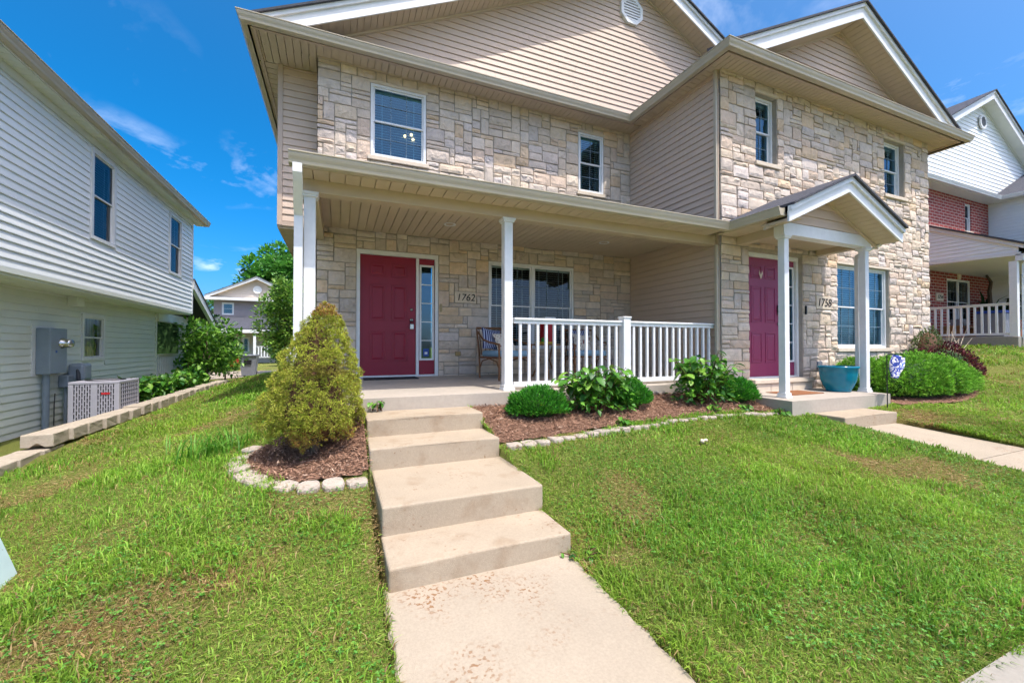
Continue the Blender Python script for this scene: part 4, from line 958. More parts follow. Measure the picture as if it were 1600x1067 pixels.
# inner bump side wall (faces left)
F3S = Frame((23.0,0,0),(0,-1,0),(-1,0,0)); w = wallmesh(F3S, -7.4, -4.9, -.3, 5.45, [], .1).build('bump_side_wall','white_vinyl',H3); siding(w, F3S, -7.38, -4.95, .3, 5.40, 'white_vinyl', .115)
MB().box(23.0,33,4.88,4.9,-.3,5.45).build('front_wall','brick_red',H3)
s_ = MB().box(13.2,22.62,6.99,7.4,5.452,5.465).build('eave_soffit','white_trim',H3); planks(s_, 13.3, 22.6, 7.0, 7.39, 5.451, 'cream_vinyl', w=.2); MB().box(22.62,23,4.5,7.4,5.452,5.465).build('eave_soffit','cream_vinyl',H3)
b = MB(); sweep(b, GUT, [(13.2,6.99,5.56),(22.62,6.99,5.56),(22.62,4.5,5.56),(33,4.5,5.56)]); b.build('gutter','white_trim',H3)
gable(H3, 13.0, 31.6, 22.30, 9.50, .51, Y3-.05, 6.98, 15, 5.58, zmin=5.50, m_s='white_vinyl', m_so='cream_vinyl', fh=.22, exp=.15, plank=.3)
MB().prism([(22.66,5.54),(28,8.05),(28,7.99),(22.66,5.48)],'y',4.45,7.30).build('bump_roof','shingle',H3)
MB().prism([(6.95,5.55),(7.36,5.75),(7.36,5.68),(6.95,5.50)],'x',13.2,22.6).build('skirt_roof','shingle',H3)
v = MB().lathe([(.0,.012),(.20,.012),(.20,.05),(.27,.05),(.27,0)],n=8); v.xf(Matrix.Translation((22.30,Y3-.10,8.45)) @ Matrix.Rotation(R(90),4,'X') @ Matrix.Rotation(R(22.5),4,'Z')); vv = v.build('gable_vent','white_trim',H3)
for k in range(7): MB().box(22.13,22.47,Y3-.145,Y3-.115,8.30+k*.05,8.315+k*.05).build('vent_slat','plastic_grey',vv)
# porch of the brick house
MB().box(17.72,23,5.15,7.4,-.4,.30,.02).build('porch_slab','concrete_grey',H3)
FP = Frame((17.8,0,0),(0,-1,0),(-1,0,0))
w = MB().prism([(7.4,2.74),(5.15,2.66),(5.15,2.86),(7.4,4.02)],'x',17.8,17.84).build('porch_gable_end','white_vinyl',H3)
siding(w, FP, 0,0, 2.80, 3.9, 'white_vinyl', .115, lim=lambda v: (-7.39, -5.16-max(0,(v+.115-2.86))/.5155))
b = MB(); b.prism([(7.41,2.68),(5.1,2.60),(5.1,2.69),(7.41,2.78)],'x',17.76,17.80); b.prism([(7.41,3.98),(5.0,2.76),(5.0,2.90),(7.41,4.10)],'x',17.74,17.798); b.build('porch_trim','white_trim',H3)
MB().prism([(7.38,4.14),(4.85,2.86),(4.85,2.80),(7.38,4.08)],'x',17.70,24).build('porch_roof','shingle',H3); MB().box(17.85,23,5.15,7.38,2.63,2.66).build('porch_ceiling','cream_vinyl',H3)
MB().box(17.78,24,4.865,5.049,2.60,2.66).build('porch_soffit','cream_vinyl',H3); MB().box(17.76,23,5.05,5.2,2.45,2.63).build('porch_beam','white_trim',H3); b = MB(); sweep(b, GUT, [(17.7,4.86,2.86),(24,4.86,2.86)]); b.build('gutter','white_trim',H3)
b = MB().box(17.76,17.92,5.17,5.33,.30,2.45,.006); b.build('porch_post','white_trim',H3); spout([(18.0,4.80,2.75),(18.0,4.9,2.6),(17.98,5.1,2.35),(17.98,5.12,.3),(17.96,5.05,.1),(17.8,4.8,-.02)]).build('downspout','white_trim',H3)
RL3 = thing('porch_railing','white side railing on the porch of the brick house','railing',(17.84,6.3,.3)); rail(RL3, 5.34, 7.36, 17.84, .34, 1.28, 13, ax='y', bw=.045)
# ------------------------------------------------------------------ far house beyond the side yard
FH = thing('far_house','small distant house with taupe upper storey and white trimmed gable','house',(-6,41,-1.3))
F4 = FRONT(40.0); h4 = [(-8.75,-7.92,2.62,3.62),(-7.3,-6.8,-.5,.8),(-5.6,-4.2,-.5,.9)]
w = wallmesh(F4, -9.3, -3.1, 2.2, 3.76, [h4[0]], .2).build('upper_wall','grey_vinyl',FH); siding(w, F4, -9.3, -3.1, 2.25, 3.70, 'grey_vinyl', .2, [h4[0]])
window(FH, F4, *h4[0], cols=2, muntin=False, fw=.1)
w = wallmesh(FRONT(39.98), -9.3, -3.1, -1.6, 2.25, h4[1:], .2).build('lower_wall','beige_vinyl',FH)
for h in h4[1:]: window(FH, FRONT(39.98), *h, cols=2, muntin=False, fw=.10, depth=.0)
gable(FH, -9.8, -2.7, -6.25, 5.85, .48, 40.0, 39.5, 52, 3.97, zmin=3.9, m_s='beige_vinyl', m_so='soffit_tan', fh=.16, exp=.2, plank=.6)
MB().box(-9.8,-2.7,39.3,40.0,3.77,3.97).build('eave_band','white_trim',FH); MB().box(-9.3,-9.28,40.0,52,-1.5,3.76).build('side_wall','grey_vinyl',FH); MB().box(-3.12,-3.1,40.0,52,-1.5,3.76).build('side_wall','grey_vinyl',FH)
MB().prism([(37.2,1.42),(39.98,2.52),(39.98,2.44),(37.2,1.34)],'x',-9.6,-2.6).build('porch_roof','shingle',FH); MB().box(-9.6,-2.6,37.2,37.35,1.08,1.38).build('porch_beam','white_trim',FH)
b = MB().lathe([(.0,.02),(.22,.02),(.22,.06),(.32,.06),(.32,0)],n=16); b.xf(Matrix.Translation((-6.25,39.93,4.75)) @ Matrix.Rotation(R(90),4,'X')); b.build('gable_vent','white_trim',FH)
MB().box(-9.3,-9.12,37.3,37.48,-1.5,1.1).build('porch_post','white_trim',FH); MB().box(-6.1,-5.92,37.3,37.48,-1.5,1.1).build('porch_post','white_trim',FH)
RL4 = thing('porch_railing','white railing along the distant house porch','railing',(-3,37.4,-1.2)); rail(RL4, -5.9, -2.6, 37.4, -.85, .05, 16, bw=.09)
# driveway and far lawn
dv = MB(); vs = []; fs = []
for i, x in enumerate(np.linspace(-30, 30, 61)):
    for y in (21.0, 24.0, 27.0): vs.append((x, y, zg1(x,y)+.03))
    if i:
        for j in (0,1): fs.append(((i-1)*3+j, i*3+j, i*3+j+1, (i-1)*3+j+1))
dv.add(vs, fs); tag(dv.build('driveway','concrete_walk'),'pale concrete alley behind the houses','driveway',kind='structure')
# ------------------------------------------------------------------ edging stones round the beds
def edging(name, label, path, zoff, L=.155, group=None):
    T = thing(name, label, 'edging', (path[len(path)//2][0], path[len(path)//2][1], zg1(*path[len(path)//2])))
    P = [Vector((x,y,0)) for x,y in path]; seg = [(P[i],P[i+1]) for i in range(len(P)-1)]; tot = sum((b-a).length for a,b in seg); n = max(2,int(tot/L)); rr = random.Random(len(path))
    for k in range(n):
        s = (k+.5)*tot/n
        for a,b in seg:
            l = (b-a).length
            if s <= l: break
            s -= l
        p = a+(b-a)*(s/l); d = (b-a).normalized(); ang = math.atan2(d.y,d.x)+rr.uniform(-.12,.12)
        m = MB(); w = L*.515; dp = .105
        poly = [(-w,-.02),(-w*.98,dp*.3)]+[(w*math.cos(t)*.98, dp*.3+dp*.62*math.sin(t)) for t in np.linspace(R(160),R(20),7)]+[(w*.98,dp*.3),(w,-.02),(w*.8,-dp*.75),(-w*.8,-dp*.75)]
        poly = [(x*rr.uniform(.96,1.0), y*rr.uniform(.86,1.10)) for x,y in poly]; nn = len(poly); hgt = .040
        vs = [(x,y,-.12) for x,y in poly]+[(x,y,hgt-.016) for x,y in poly]+[(x*.90,y*.88,hgt) for x,y in poly]
        fs = [tuple(range(2*nn,3*nn))]+[(i,(i+1)%nn,(i+1)%nn+nn,i+nn) for i in range(nn)]+[(i+nn,(i+1)%nn+nn,(i+1)%nn+2*nn,i+2*nn) for i in range(nn)]
        m.add(vs,fs); m.xf(Matrix.Translation((p.x,p.y,zg1(p.x,p.y)+zoff-.02+rr.uniform(-.008,.008))) @ Matrix.Rotation(ang+math.pi,4,'Z') @ Matrix.Rotation(rr.uniform(-.04,.16),4,'X') @ Matrix.Rotation(rr.uniform(-.06,.06),4,'Y'))
        m.build('edging_stone','edging',T)
    return T
edging('stone_edging','scalloped pale concrete edging curving round the spruce bed',[(.23,3.58),(.01,3.55),(-.26,3.55),(-.42,3.64),(-.54,3.75),(-.66,3.92),(-.75,4.08),(-.83,4.30),(-.81,4.55),(-.71,4.74)],.005,L=.165)
edging('stone_edging','scalloped pale concrete edging along the front of the porch bed',[(1.53,3.77),(1.95,3.78),(2.45,3.84),(3.13,3.93),(3.87,3.99),(4.55,3.98),(5.1,3.98),(5.85,4.03)],.0)
# ------------------------------------------------------------------ wicker chairs, pillows, table
def chair(label, x, y, z, rot):
    T = thing('rattan_chair', label, 'chair', (x,y,z), 'rattan chairs on the porch'); r = .016
    k = lambda mb: mb
    def put(mb, name, m, smooth=False):
        mb.xf(Matrix.Translation((x,y,z)) @ Matrix.Rotation(rot,4,'Z')); return mb.build(name, m, T, smooth)
    W, D = .31, .30
    for sx in (-1,1):
        put(MB().tube([(sx*W,-D,0),(sx*W,-D,.40),(sx*(W+.01),-D-.01,.58)],r,7),'leg','rattan'); put(MB().tube([(sx*W,D,0),(sx*W,D+.02,.42),(sx*(W-.01),D+.13,.86)],r,7),'leg','rattan')
        put(MB().tube([(sx*(W+.01),-D-.03,.57),(sx*(W+.03),-.05,.61),(sx*(W+.01),D*.6,.66),(sx*(W-.01),D+.1,.80)],r,7),'armrest','rattan')
        put(MB().tube([(sx*W,-D,.18),(sx*W,-D+.08,.30),(sx*W,0,.345),(sx*W,D-.08,.30),(sx*W,D,.18)],.011,6),'brace','rattan')
    q = MB().tube([(-W,-D,.36),(W,-D,.36)],r,7); q.tube([(-W,D,.36),(W,D,.36)],r,7); q.tube([(-W,-D,.36),(-W,D,.36)],r,7); q.tube([(W,-D,.36),(W,D,.36)],r,7); put(q,'seat_frame','rattan')
    q = MB().tube([(-W+.01,D+.13,.86),(W-.01,D+.13,.86)],.02,7); put(q,'top_rail','rattan')
    for i in range(7):
        u = -W+.05+i*(2*W-.1)/6; put(MB().tube([(u,D+.02,.40),(u,D+.12,.85)],.009,5),'back_slat','rattan')
    put(MB().box(-W+.02,W-.02,-D+.0,D-.01,.365,.475,.04),'seat_cushion','cushion_blue',True)
    return T
def pillow(label, loc, rot, m, s=.36, grp=None):
    bm = bmesh.new(); bmesh.ops.create_grid(bm, x_segments=10, y_segments=10, size=.5); V=[]; 
    top = [v.co.copy() for v in bm.verts]; fs = [[v.index for v in f.verts] for f in bm.faces]; bm.free(); n = len(top); f = lambda p: .5*max(0,(1-(2*abs(p.x))**2.2)*(1-(2*abs(p.y))**2.2))**.55*.36+.01
    vs = [(p.x*(1-.10*(1-abs(2*p.y)**2)), p.y*(1-.10*(1-abs(2*p.x)**2)), f(p)) for p in top]; vs += [(a,b,-c) for a,b,c in vs]
    mb = MB().add([(a*s,b*s,c*s) for a,b,c in vs], fs+[[i+n for i in g[::-1]] for g in fs]); me = newmesh('pillow',mb.v,mb.f,m,True); o = bpy.data.objects.new('pillow',me); o.location = loc; o.rotation_euler = rot; COL.objects.link(o); return tag(o,label,'pillow',grp)
fz = -.535
chair('rattan armchair with blue cushion just left of the white middle post', 2.58, 6.42, fz, R(12)); chair('rattan armchair with blue cushion behind the railing balusters', 4.18, 6.42, fz, R(-14))
pillow('navy and white striped pillow on the left rattan chair',(2.40,6.58,fz+.66),(R(72),R(8),R(12)),'pillow_stripe',.38); pillow('cream and red floral pillow on the left rattan chair',(2.58,6.44,fz+.61),(R(66),R(-6),R(8)),'pillow_floral',.36)
pillow('navy and white striped pillow on the rattan chair behind the railing',(4.16,6.60,fz+.67),(R(72),0,R(-14)),'pillow_stripe',.40); pillow('cream and red floral pillow on the rattan chair behind the railing',(4.10,6.42,fz+.60),(R(66),R(6),R(-10)),'pillow_floral',.36)
T = thing('side_table','small wooden side table between the two rattan chairs','table',(3.36,6.45,fz))
MB().lathe([(0,.0),(.26,.0),(.27,.012),(.26,.025),(0,.025)],(3.36,6.45,fz+.56),24).build('table_top','wood',T,False)
for k in range(3):
    a = k*2.09+.3; MB().tube([(3.36+.24*math.cos(a),6.45+.24*math.sin(a),fz),(3.36+.10*math.cos(a),6.45+.10*math.sin(a),fz+.3),(3.36+.18*math.cos(a),6.45+.18*math.sin(a),fz+.56)],.016,7).build('leg','rattan',T)
b = MB().lathe([(0,0),(.17,0),(.20,.035),(.19,.035),(.165,.008),(0,.008)],(3.36,6.45,fz+.586),20); tag(b.build('tray','yellow_paint',None,True),'yellow tray on the small porch table','tray')
b = MB().lathe([(0,0),(.05,0),(.065,.03),(.06,.09),(.045,.10),(0,.10)],(3.30,6.36,fz+.595),14); tag(b.build('jar','green_paint',None,True),'small green jar on the yellow tray','jar')
T = thing('red_lantern','tall red box lantern standing on the porch table','lantern',(3.44,6.52,fz+.59))
for (a,c_) in ((3.35,6.44),(3.52,6.44),(3.35,6.60),(3.52,6.60)): MB().box(a,a+.03,c_,c_+.03,fz+.595,fz+1.02).build('lantern_post','red_paint',T)
MB().box(3.34,3.56,6.43,6.64,fz+1.02,fz+1.06,.006).build('lantern_top','white_trim',T); MB().box(3.34,3.56,6.43,6.64,fz+.594,fz+.62,.004).build('lantern_base','red_paint',T); MB().box(3.375,3.515,6.47,6.60,fz+.62,fz+1.0).build('lantern_panel','red_paint',T)
MB().box(2.30,3.10,5.75,6.0,-.552,-.546).build('porch_mat_edge','mat_dark') and None
o = bpy.data.objects['porch_mat_edge']; o.name = 'porch_mat'; tag(o,'thin dark strip mat lying on the porch before the left chair','mat')
# ------------------------------------------------------------------ bowl, flag, bone, pedestal
b = MB().lathe([(0,.0),(.185,.0),(.20,.012),(.195,.03),(.235,.10),(.272,.20),(.29,.31),(.297,.41),(.318,.43),(.318,.46),(.285,.46),(.27,.40),(.25,.30),(0,.24)],(8.02,4.40,-.768),40); b.v = [(8.02+(x-8.02)*.93,4.40+(y-4.40)*.93,-.768+(z+.768)*.95) for x,y,z in b.v]; pot = b.build('planter_bowl','teal_glaze',None,True); tag(pot,'glossy teal ceramic planter bowl on the small right-hand porch','planter')
T = thing('garden_flag','blue and white patterned garden flag on a thin black stake','flag',(8.6,3.62,-.96))
fx, fy = 8.05, 3.72
T.location = (fx,fy,zg1(fx,fy))
MB().tube([(fx,fy,zg1(fx,fy)-.05),(fx,fy,-.13),(fx+.04,fy-.01,-.11),(fx+.33,fy-.06,-.11)],.008,6).build('stake','black_metal',T)
vs=[]; fs=[]; n=10; mm_=6
for i in range(n+1):
    t = i/n
    for j in range(mm_+1):
        s = j/mm_; wdt = .24*(1-.68*t**1.2); x = fx+.05+.07*(1-t)+wdt*s-.03*t; vs.append((x, fy-.02-.06*s+.03*math.sin(9*s+4*t), -.13-.36*t-.04*s*(1-t)+.015*math.sin(6*s)))
for i in range(n):
    for j in range(mm_): fs.append((i*(mm_+1)+j,i*(mm_+1)+j+1,(i+1)*(mm_+1)+j+1,(i+1)*(mm_+1)+j))
fo = MB().add(vs,fs).build('cloth','flag_print',T,True); md = fo.modifiers.new('thickness','SOLIDIFY'); md.thickness = .004
b = MB().tube([(0,0,0),(.05,.01,.01),(.10,0,.004)],[.018,.010,.02],8); b.tube([(.02,.02,.0),(.06,.03,.008)],[.012,.016],7); b.xf(Matrix.Translation((3.62,3.30,zg1(3.62,3.30)+.05)) @ Matrix.Rotation(R(20),4,'Z')); tag(b.build('dog_bone','bone',None,True),'small pale chew bone lying on the lawn near the bed','bone')
T = thing('utility_pedestal','pale grey-green sloping utility box at the left edge of the lawn','utility box',(-2.1,3.2,zg1(-2.1,3.2)))
z0 = zg1(-2.0,3.45)-.05
vs = [(-2.45,2.95,z0),(-1.76,2.95,z0),(-1.745,3.47,z0),(-2.45,3.47,z0),(-2.30,3.05,z0+.55),(-1.89,3.05,z0+.55),(-1.885,3.40,z0+.55),(-2.30,3.40,z0+.55)]
bmx = bmesh.new(); bv = [bmx.verts.new(v) for v in vs]
for f in [(0,3,2,1),(4,5,6,7),(0,1,5,4),(1,2,6,5),(2,3,7,6),(3,0,4,7)]: bmx.faces.new([bv[i] for i in f])
bmesh.ops.bevel(bmx, geom=list(bmx.edges), offset=.012, segments=2, affect='EDGES'); bmx.verts.index_update(); b = MB().add([v.co for v in bmx.verts],[[v.index for v in f.verts] for f in bmx.faces]); bmx.free(); b.build('housing','pedestal',T)
MB().box(-2.33,-1.86,3.02,3.43,z0+.545,z0+.60,.015).build('lid','pedestal',T)
# ------------------------------------------------------------------ bin, car, things on the far porch
T = thing('wheelie_bin','grey two-wheeled rubbish bin by the alley behind the houses','bin',(-3.75,22,-1.34)); bz = zg1(-3.75,22)+.03
vs = [(-4.0,21.75,bz+.06),(-3.5,21.75,bz+.06),(-3.5,22.25,bz+.06),(-4.0,22.25,bz+.06),(-4.08,21.65,bz+.92),(-3.42,21.65,bz+.92),(-3.42,22.38,bz+.92),(-4.08,22.38,bz+.92)]
MB().add(vs,[(0,3,2,1),(4,5,6,7),(0,1,5,4),(1,2,6,5),(2,3,7,6),(3,0,4,7)]).build('body','plastic_grey',T); MB().box(-4.12,-3.38,21.6,22.42,bz+.922,bz+.99,.02).build('lid','plastic_grey',T); MB().box(-3.9,-3.6,21.655,21.66,bz+.55,bz+.75).build('grip_bar','dark',T)
for sx in (-3.98,-3.52): b = MB().lathe([(0,-.04),(.12,-.04),(.13,0),(.12,.04),(0,.04)],n=16); b.xf(Matrix.Translation((sx,22.28,bz+.13)) @ Matrix.Rotation(R(90),4,'Y')); b.build('wheel','dark',T)
T = thing('red_car','small bright red parked car half hidden behind the leafy shrub','car',(-7.5,30,-1.3)); cz = zg1(-7.5,30)+.01
body = [(-2.0,.25),(-2.0,.62),(-1.75,.78),(-1.0,.86),(-.55,1.28),(.55,1.32),(1.2,.92),(1.95,.80),(2.05,.5),(2.0,.25)]
b = MB().prism(body,'y',-.82,.82); b.xf(Matrix.Translation((-7.5,30.0,cz))); b.build('body','red_paint',T)
for sy in (-.83,): b = MB().prism([(-.85,.90),(-.5,1.2),(.5,1.23),(1.0,.92)],'y',sy,sy+.004); b.xf(Matrix.Translation((-7.5,30.0,cz))); b.build('side_window','glass_blue',T)
for (wx,wy) in ((-1.25,-.80),(1.25,-.80),(-1.25,.80),(1.25,.80)): b = MB().lathe([(0,-.1),(.2,-.1),(.31,-.08),(.32,0),(.31,.08),(.2,.1),(0,.1)],n=18); b.xf(Matrix.Translation((-7.5+wx,30+wy,cz+.32)) @ Matrix.Rotation(R(90),4,'X')); b.build('wheel','dark',T)
T = thing('storage_bin','grey storage bin with blue lid on the brick house porch','bin',(18.6,5.9,.3)); MB().box(18.3,18.9,5.6,6.2,.30,1.02,.02).build('body','plastic_grey',T); MB().box(18.27,18.93,5.57,6.23,1.02,1.10,.015).build('lid','plastic_blue',T)
T = thing('orange_stool','small orange metal stool on the brick house porch','stool',(19.6,5.5,.3))
MB().box(19.3,19.9,5.3,5.75,.78,.82).build('seat','orange_paint',T)
for (a,c_) in ((19.3,5.3),(19.86,5.3),(19.3,5.71),(19.86,5.71)): MB().box(a,a+.04,c_,c_+.04,.30,.78).build('leg','orange_paint',T)
b = MB().box(18.9,20.2,5.16,5.42,.302,.45,.02); tag(b.build('planter_trough','terracotta'),'green planter trough at the front edge of the brick house porch','planter')
T = thing('black_chair_stack','black metal chairs stacked on the brick house porch','chairs',(21,5.9,.3))
for i in range(4): MB().tube([(20.6+i*.18,5.7,.3),(20.6+i*.18,5.75,1.6),(20.8+i*.18,6.2,1.75)],.03,6).build('chair_frame','black_metal',T)
T = thing('porch_bench','low bench with boxes behind the white side railing','bench',(18.9,6.7,.3)); MB().box(18.2,19.9,6.5,7.0,.62,.68,.01).build('seat','wood',T)
for a in (18.25,19.8): MB().box(a,a+.06,6.52,6.98,.30,.62).build('leg','wood',T)
tag(MB().box(18.5,18.8,6.55,6.85,.69,.9,.02).build('storage_box','plastic_grey'),'pale storage box on the bench behind the side railing','box'); tag(MB().box(18.9,19.15,6.1,6.35,.31,.56,.02).build('storage_box','plastic_blue'),'blue storage box on the floor behind the side railing','box')
# ------------------------------------------------------------------ foliage tools (numpy)
def unit(v): return v/np.maximum(1e-9, np.linalg.norm(v, axis=-1, keepdims=True))
def rdir(n, rng=RNG): return unit(rng.normal(size=(n,3)))
def leaves(P, D, N, L, W, C, fold=.15, droop=0.0):
    """4-vertex folded leaves -> V, F, colours"""
    n = len(P); D = unit(D); S = unit(np.cross(D, N)); N = np.cross(S, D); L = np.broadcast_to(L,(n,))[:,None]; W = np.broadcast_to(W,(n,))[:,None]
    mid = P+D*L*.45; tip = P+D*L+np.array([0,0,-1])*droop*L
    V = np.stack([P, mid+S*W*.5+N*W*fold, tip, mid-S*W*.5+N*W*fold], 1).reshape(-1,3)
    b = np.arange(n)[:,None]*4; F = np.concatenate([b+np.array([[0,1,2]]), b+np.array([[0,2,3]])], 0)
    return V, F, np.repeat(C, 4, 0)
def needles(P, D, L, W, C, k=7, spread=.75, rng=RNG):
    n = len(P); Pk = np.repeat(P, k, 0); Dk = unit(np.repeat(unit(D), k, 0)+spread*rng.normal(size=(n*k,3))); S = unit(np.cross(Dk, rng.normal(size=(n*k,3))))
    Lk = (np.repeat(np.broadcast_to(L,(n,)), k)*rng.uniform(.6,1.15,n*k))[:,None]
    V = np.stack([Pk-S*W/2, Pk+S*W/2, Pk+Dk*Lk], 1).reshape(-1,3); F = np.arange(n*k*3).reshape(-1,3)
    return V, F, np.repeat(np.repeat(C, k, 0)*rng.uniform(.8,1.2,(n*k,1)), 3, 0)
def cols(n, pal, w=None, jit=.18, rng=RNG):
    pal = np.array([lin(c) for c in pal]); i = rng.choice(len(pal), n, p=w); return pal[i]*rng.uniform(1-jit,1+jit,(n,1))
def lumpy(mbs, m, name, parent):
    return mbs.build(name, m, parent, True)
def blob(c, r, seed=0, n=2, amp=.12):
    bm = bmesh.new(); bmesh.ops.create_icosphere(bm, subdivisions=n, radius=1)
    for v in bm.verts:
        f = 1+amp*math.sin(v.co.x*5+seed)*math.cos(v.co.y*4+seed*1.7)+amp*.6*math.sin(v.co.z*7+seed*.6)
        v.co = Vector((c[0]+v.co.x*r[0]*f, c[1]+v.co.y*r[1]*f, c[2]+v.co.z*r[2]*f))
    bm.verts.index_update(); mb = MB().add([v.co for v in bm.verts],[[v.index for v in f.verts] for f in bm.faces]); bm.free(); return mb
# ------------------------------------------------------------------ cone-shaped dwarf spruce
def spruce():
    bx, by = -.20, 4.30; bz = zg1(bx,by); rng = np.random.default_rng(4); Ht = 1.42
    T = thing('dwarf_spruce','dense cone-shaped dwarf spruce with browned tip beside the steps','shrub',(bx,by,bz))
    MB().tube([(bx,by,bz-.05),(bx+.01,by,bz+.5),(bx,by,bz+1.2)],[.045,.035,.012],8).build('trunk','bark',T)
    prof = lambda t: np.interp(t, [0,.06,.16,.30,.45,.6,.75,.88,.96,1.0],[.25,.34,.395,.375,.325,.265,.20,.135,.075,.02])
    core = MB().lathe([(float(prof(t))*.66, .19+t*(Ht-.30)) for t in np.linspace(0,1,14)],(bx,by,bz),18); core.build('inner_twigs','twig',T,True)
    # billowing clumps, each made of small popcorn-like tufts
    P=[]; D=[]; B=[]
    nc = 84
    for i in range(nc):
        t = ((i+.5)/nc)**1.1; a = i*2.39996+rng.uniform(-.35,.35); r = float(prof(t))*rng.uniform(.88,1.10); cr = .04+.105*(r/.4)*rng.uniform(.65,1.15)
        c = np.array([bx+.09*t*t+math.cos(a)*(r-cr*.6), by+math.sin(a)*(r-cr*.6), bz+.17+t*(Ht-.21)]); out = np.array([math.cos(a),math.sin(a),.4]); cb = rng.uniform(.8,1.14)
        for s in range(int(44*(cr/.12)**2)+10):
            d = unit(rng.normal(size=3)+out*.9); tc_ = c+d*np.array([1,1,.85])*cr*rng.uniform(.80,1.08); n = rng.integers(6,12); tr = rng.uniform(.016,.034); dd = unit(rdir(n,rng)+d*.7)
            if rng.random() < .03: tc_ = tc_+d*.02
            q = rng.uniform(.5,1.1,(n,1)); P.append(tc_+dd*tr*q); D.append(unit(dd+d*.5+np.array([0,0,.3]))); B.append(np.stack([np.full(n,cb*rng.uniform(.82,1.14)),np.full(n,t)],1))
    P = np.concatenate(P); D = np.concatenate(D); B = np.concatenate(B)
    ax = np.hypot(P[:,0]-bx, P[:,1]-by); t = np.clip((P[:,2]-bz-.17)/(Ht-.21),0,1)
    C = cols(len(P), [(176,184,64),(154,166,58),(196,198,84),(164,150,70)], [.4,.3,.18,.12], .14, rng)*B[:,:1]
    brown = np.array(lin((176,128,70))); old = np.array(lin((150,126,70)))
    k1 = np.clip(rng.uniform(-.5,1,len(P))*1.2*np.clip((t-.93)/.05,0,1),0,1)[:,None]; k1 = np.where((t > .93)[:,None]&(rng.random(len(P)) < .75)[:,None], 1, 0)*.85
    low = np.clip((.13-t)/.11,0,1)*(P[:,0] > bx-.25); k2 = (rng.random(len(P)) < low*.75)[:,None]*.8; k3 = (rng.random(len(P)) < .13)[:,None]*.6
    patch_ = ((np.abs(P[:,0]-(bx+.10)) < .18)&(np.abs(t-.52) < .04)&(P[:,1] < by))[:,None]*.5
    for k, c in ((k1,brown),(k2,brown),(k3,old),(patch_,old)): C = C*(1-k)+c*k
    V,F,CC = needles(P, D, .020, .0055, C, 5, .6, rng); print('spruce tris',len(F))
    inst(npmesh('foliage',V,F,'needle',CC),'foliage',T)['kind'] = 'stuff'
spruce()
def mound(name, label, c, r, n, pal, w, L, W, cat='shrub', seed=1, mode='leaf', group=None, upright=.5, core='inner_leaf', k=6, flowers=None, lump=.10, top=None):
    """rounded shrub: leaves over a lumpy dome"""
    rng = np.random.default_rng(seed); x,y = c; z = zg1(x,y); T = thing(name, label, cat, (x,y,z), group)
    blob((x,y,z+r[2]*.42),(r[0]*.80,r[1]*.80,r[2]*.50),seed).build('inner_twigs',core,T,True)
    d = rdir(n, rng); d[:,2] = np.abs(d[:,2])*1.0-.22; d = unit(d); f = 1+lump*np.sin(d[:,0]*6+seed)*np.cos(d[:,1]*5+seed)+lump*.6*np.sin(d[:,2]*9+seed*2+d[:,0]*4)
    dep = rng.uniform(.80,1.03,n); P = np.stack([x+d[:,0]*r[0]*f*dep, y+d[:,1]*r[1]*f*dep, z+.32*r[2]+d[:,2]*r[2]*.70*f*dep],1); P[:,2] = np.maximum(P[:,2], z+.02)
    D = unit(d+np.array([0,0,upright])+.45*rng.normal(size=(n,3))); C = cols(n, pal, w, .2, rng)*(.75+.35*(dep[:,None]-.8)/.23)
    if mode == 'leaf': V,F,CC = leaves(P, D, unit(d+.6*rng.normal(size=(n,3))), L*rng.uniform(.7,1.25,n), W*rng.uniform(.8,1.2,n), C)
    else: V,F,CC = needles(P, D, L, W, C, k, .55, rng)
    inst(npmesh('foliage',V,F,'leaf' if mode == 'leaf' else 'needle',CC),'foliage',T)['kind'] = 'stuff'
    if flowers:
        fm, fn = flowers; 
        for i in range(fn):
            j = rng.integers(0,n)
            while d[j,2] < .25: j = rng.integers(0,n)
            q = MB()
            for s in range(5):
                a = s*1.2566+rng.uniform(0,1); q.add([(0,0,0),(.012*math.cos(a-.5),.012*math.sin(a-.5),.006),(.024*math.cos(a),.024*math.sin(a),.004),(.012*math.cos(a+.5),.012*math.sin(a+.5),.006)],[(0,1,2,3)])
            q.xf(Matrix.Translation(tuple(P[j]+d[j]*.03))); q.build('flower',fm,T)
    return T
G1 = [(72,146,40),(56,126,34),(92,166,50),(44,104,32)]; W1 = [.4,.3,.2,.1]
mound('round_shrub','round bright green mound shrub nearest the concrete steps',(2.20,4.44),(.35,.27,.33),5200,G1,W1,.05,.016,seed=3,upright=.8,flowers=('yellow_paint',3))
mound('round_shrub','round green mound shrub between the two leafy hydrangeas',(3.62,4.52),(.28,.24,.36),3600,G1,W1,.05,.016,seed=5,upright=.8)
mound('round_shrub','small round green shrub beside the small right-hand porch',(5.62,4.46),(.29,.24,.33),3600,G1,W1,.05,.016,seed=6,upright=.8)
YW = [(128,180,56),(106,160,48),(150,196,70),(86,134,44)]
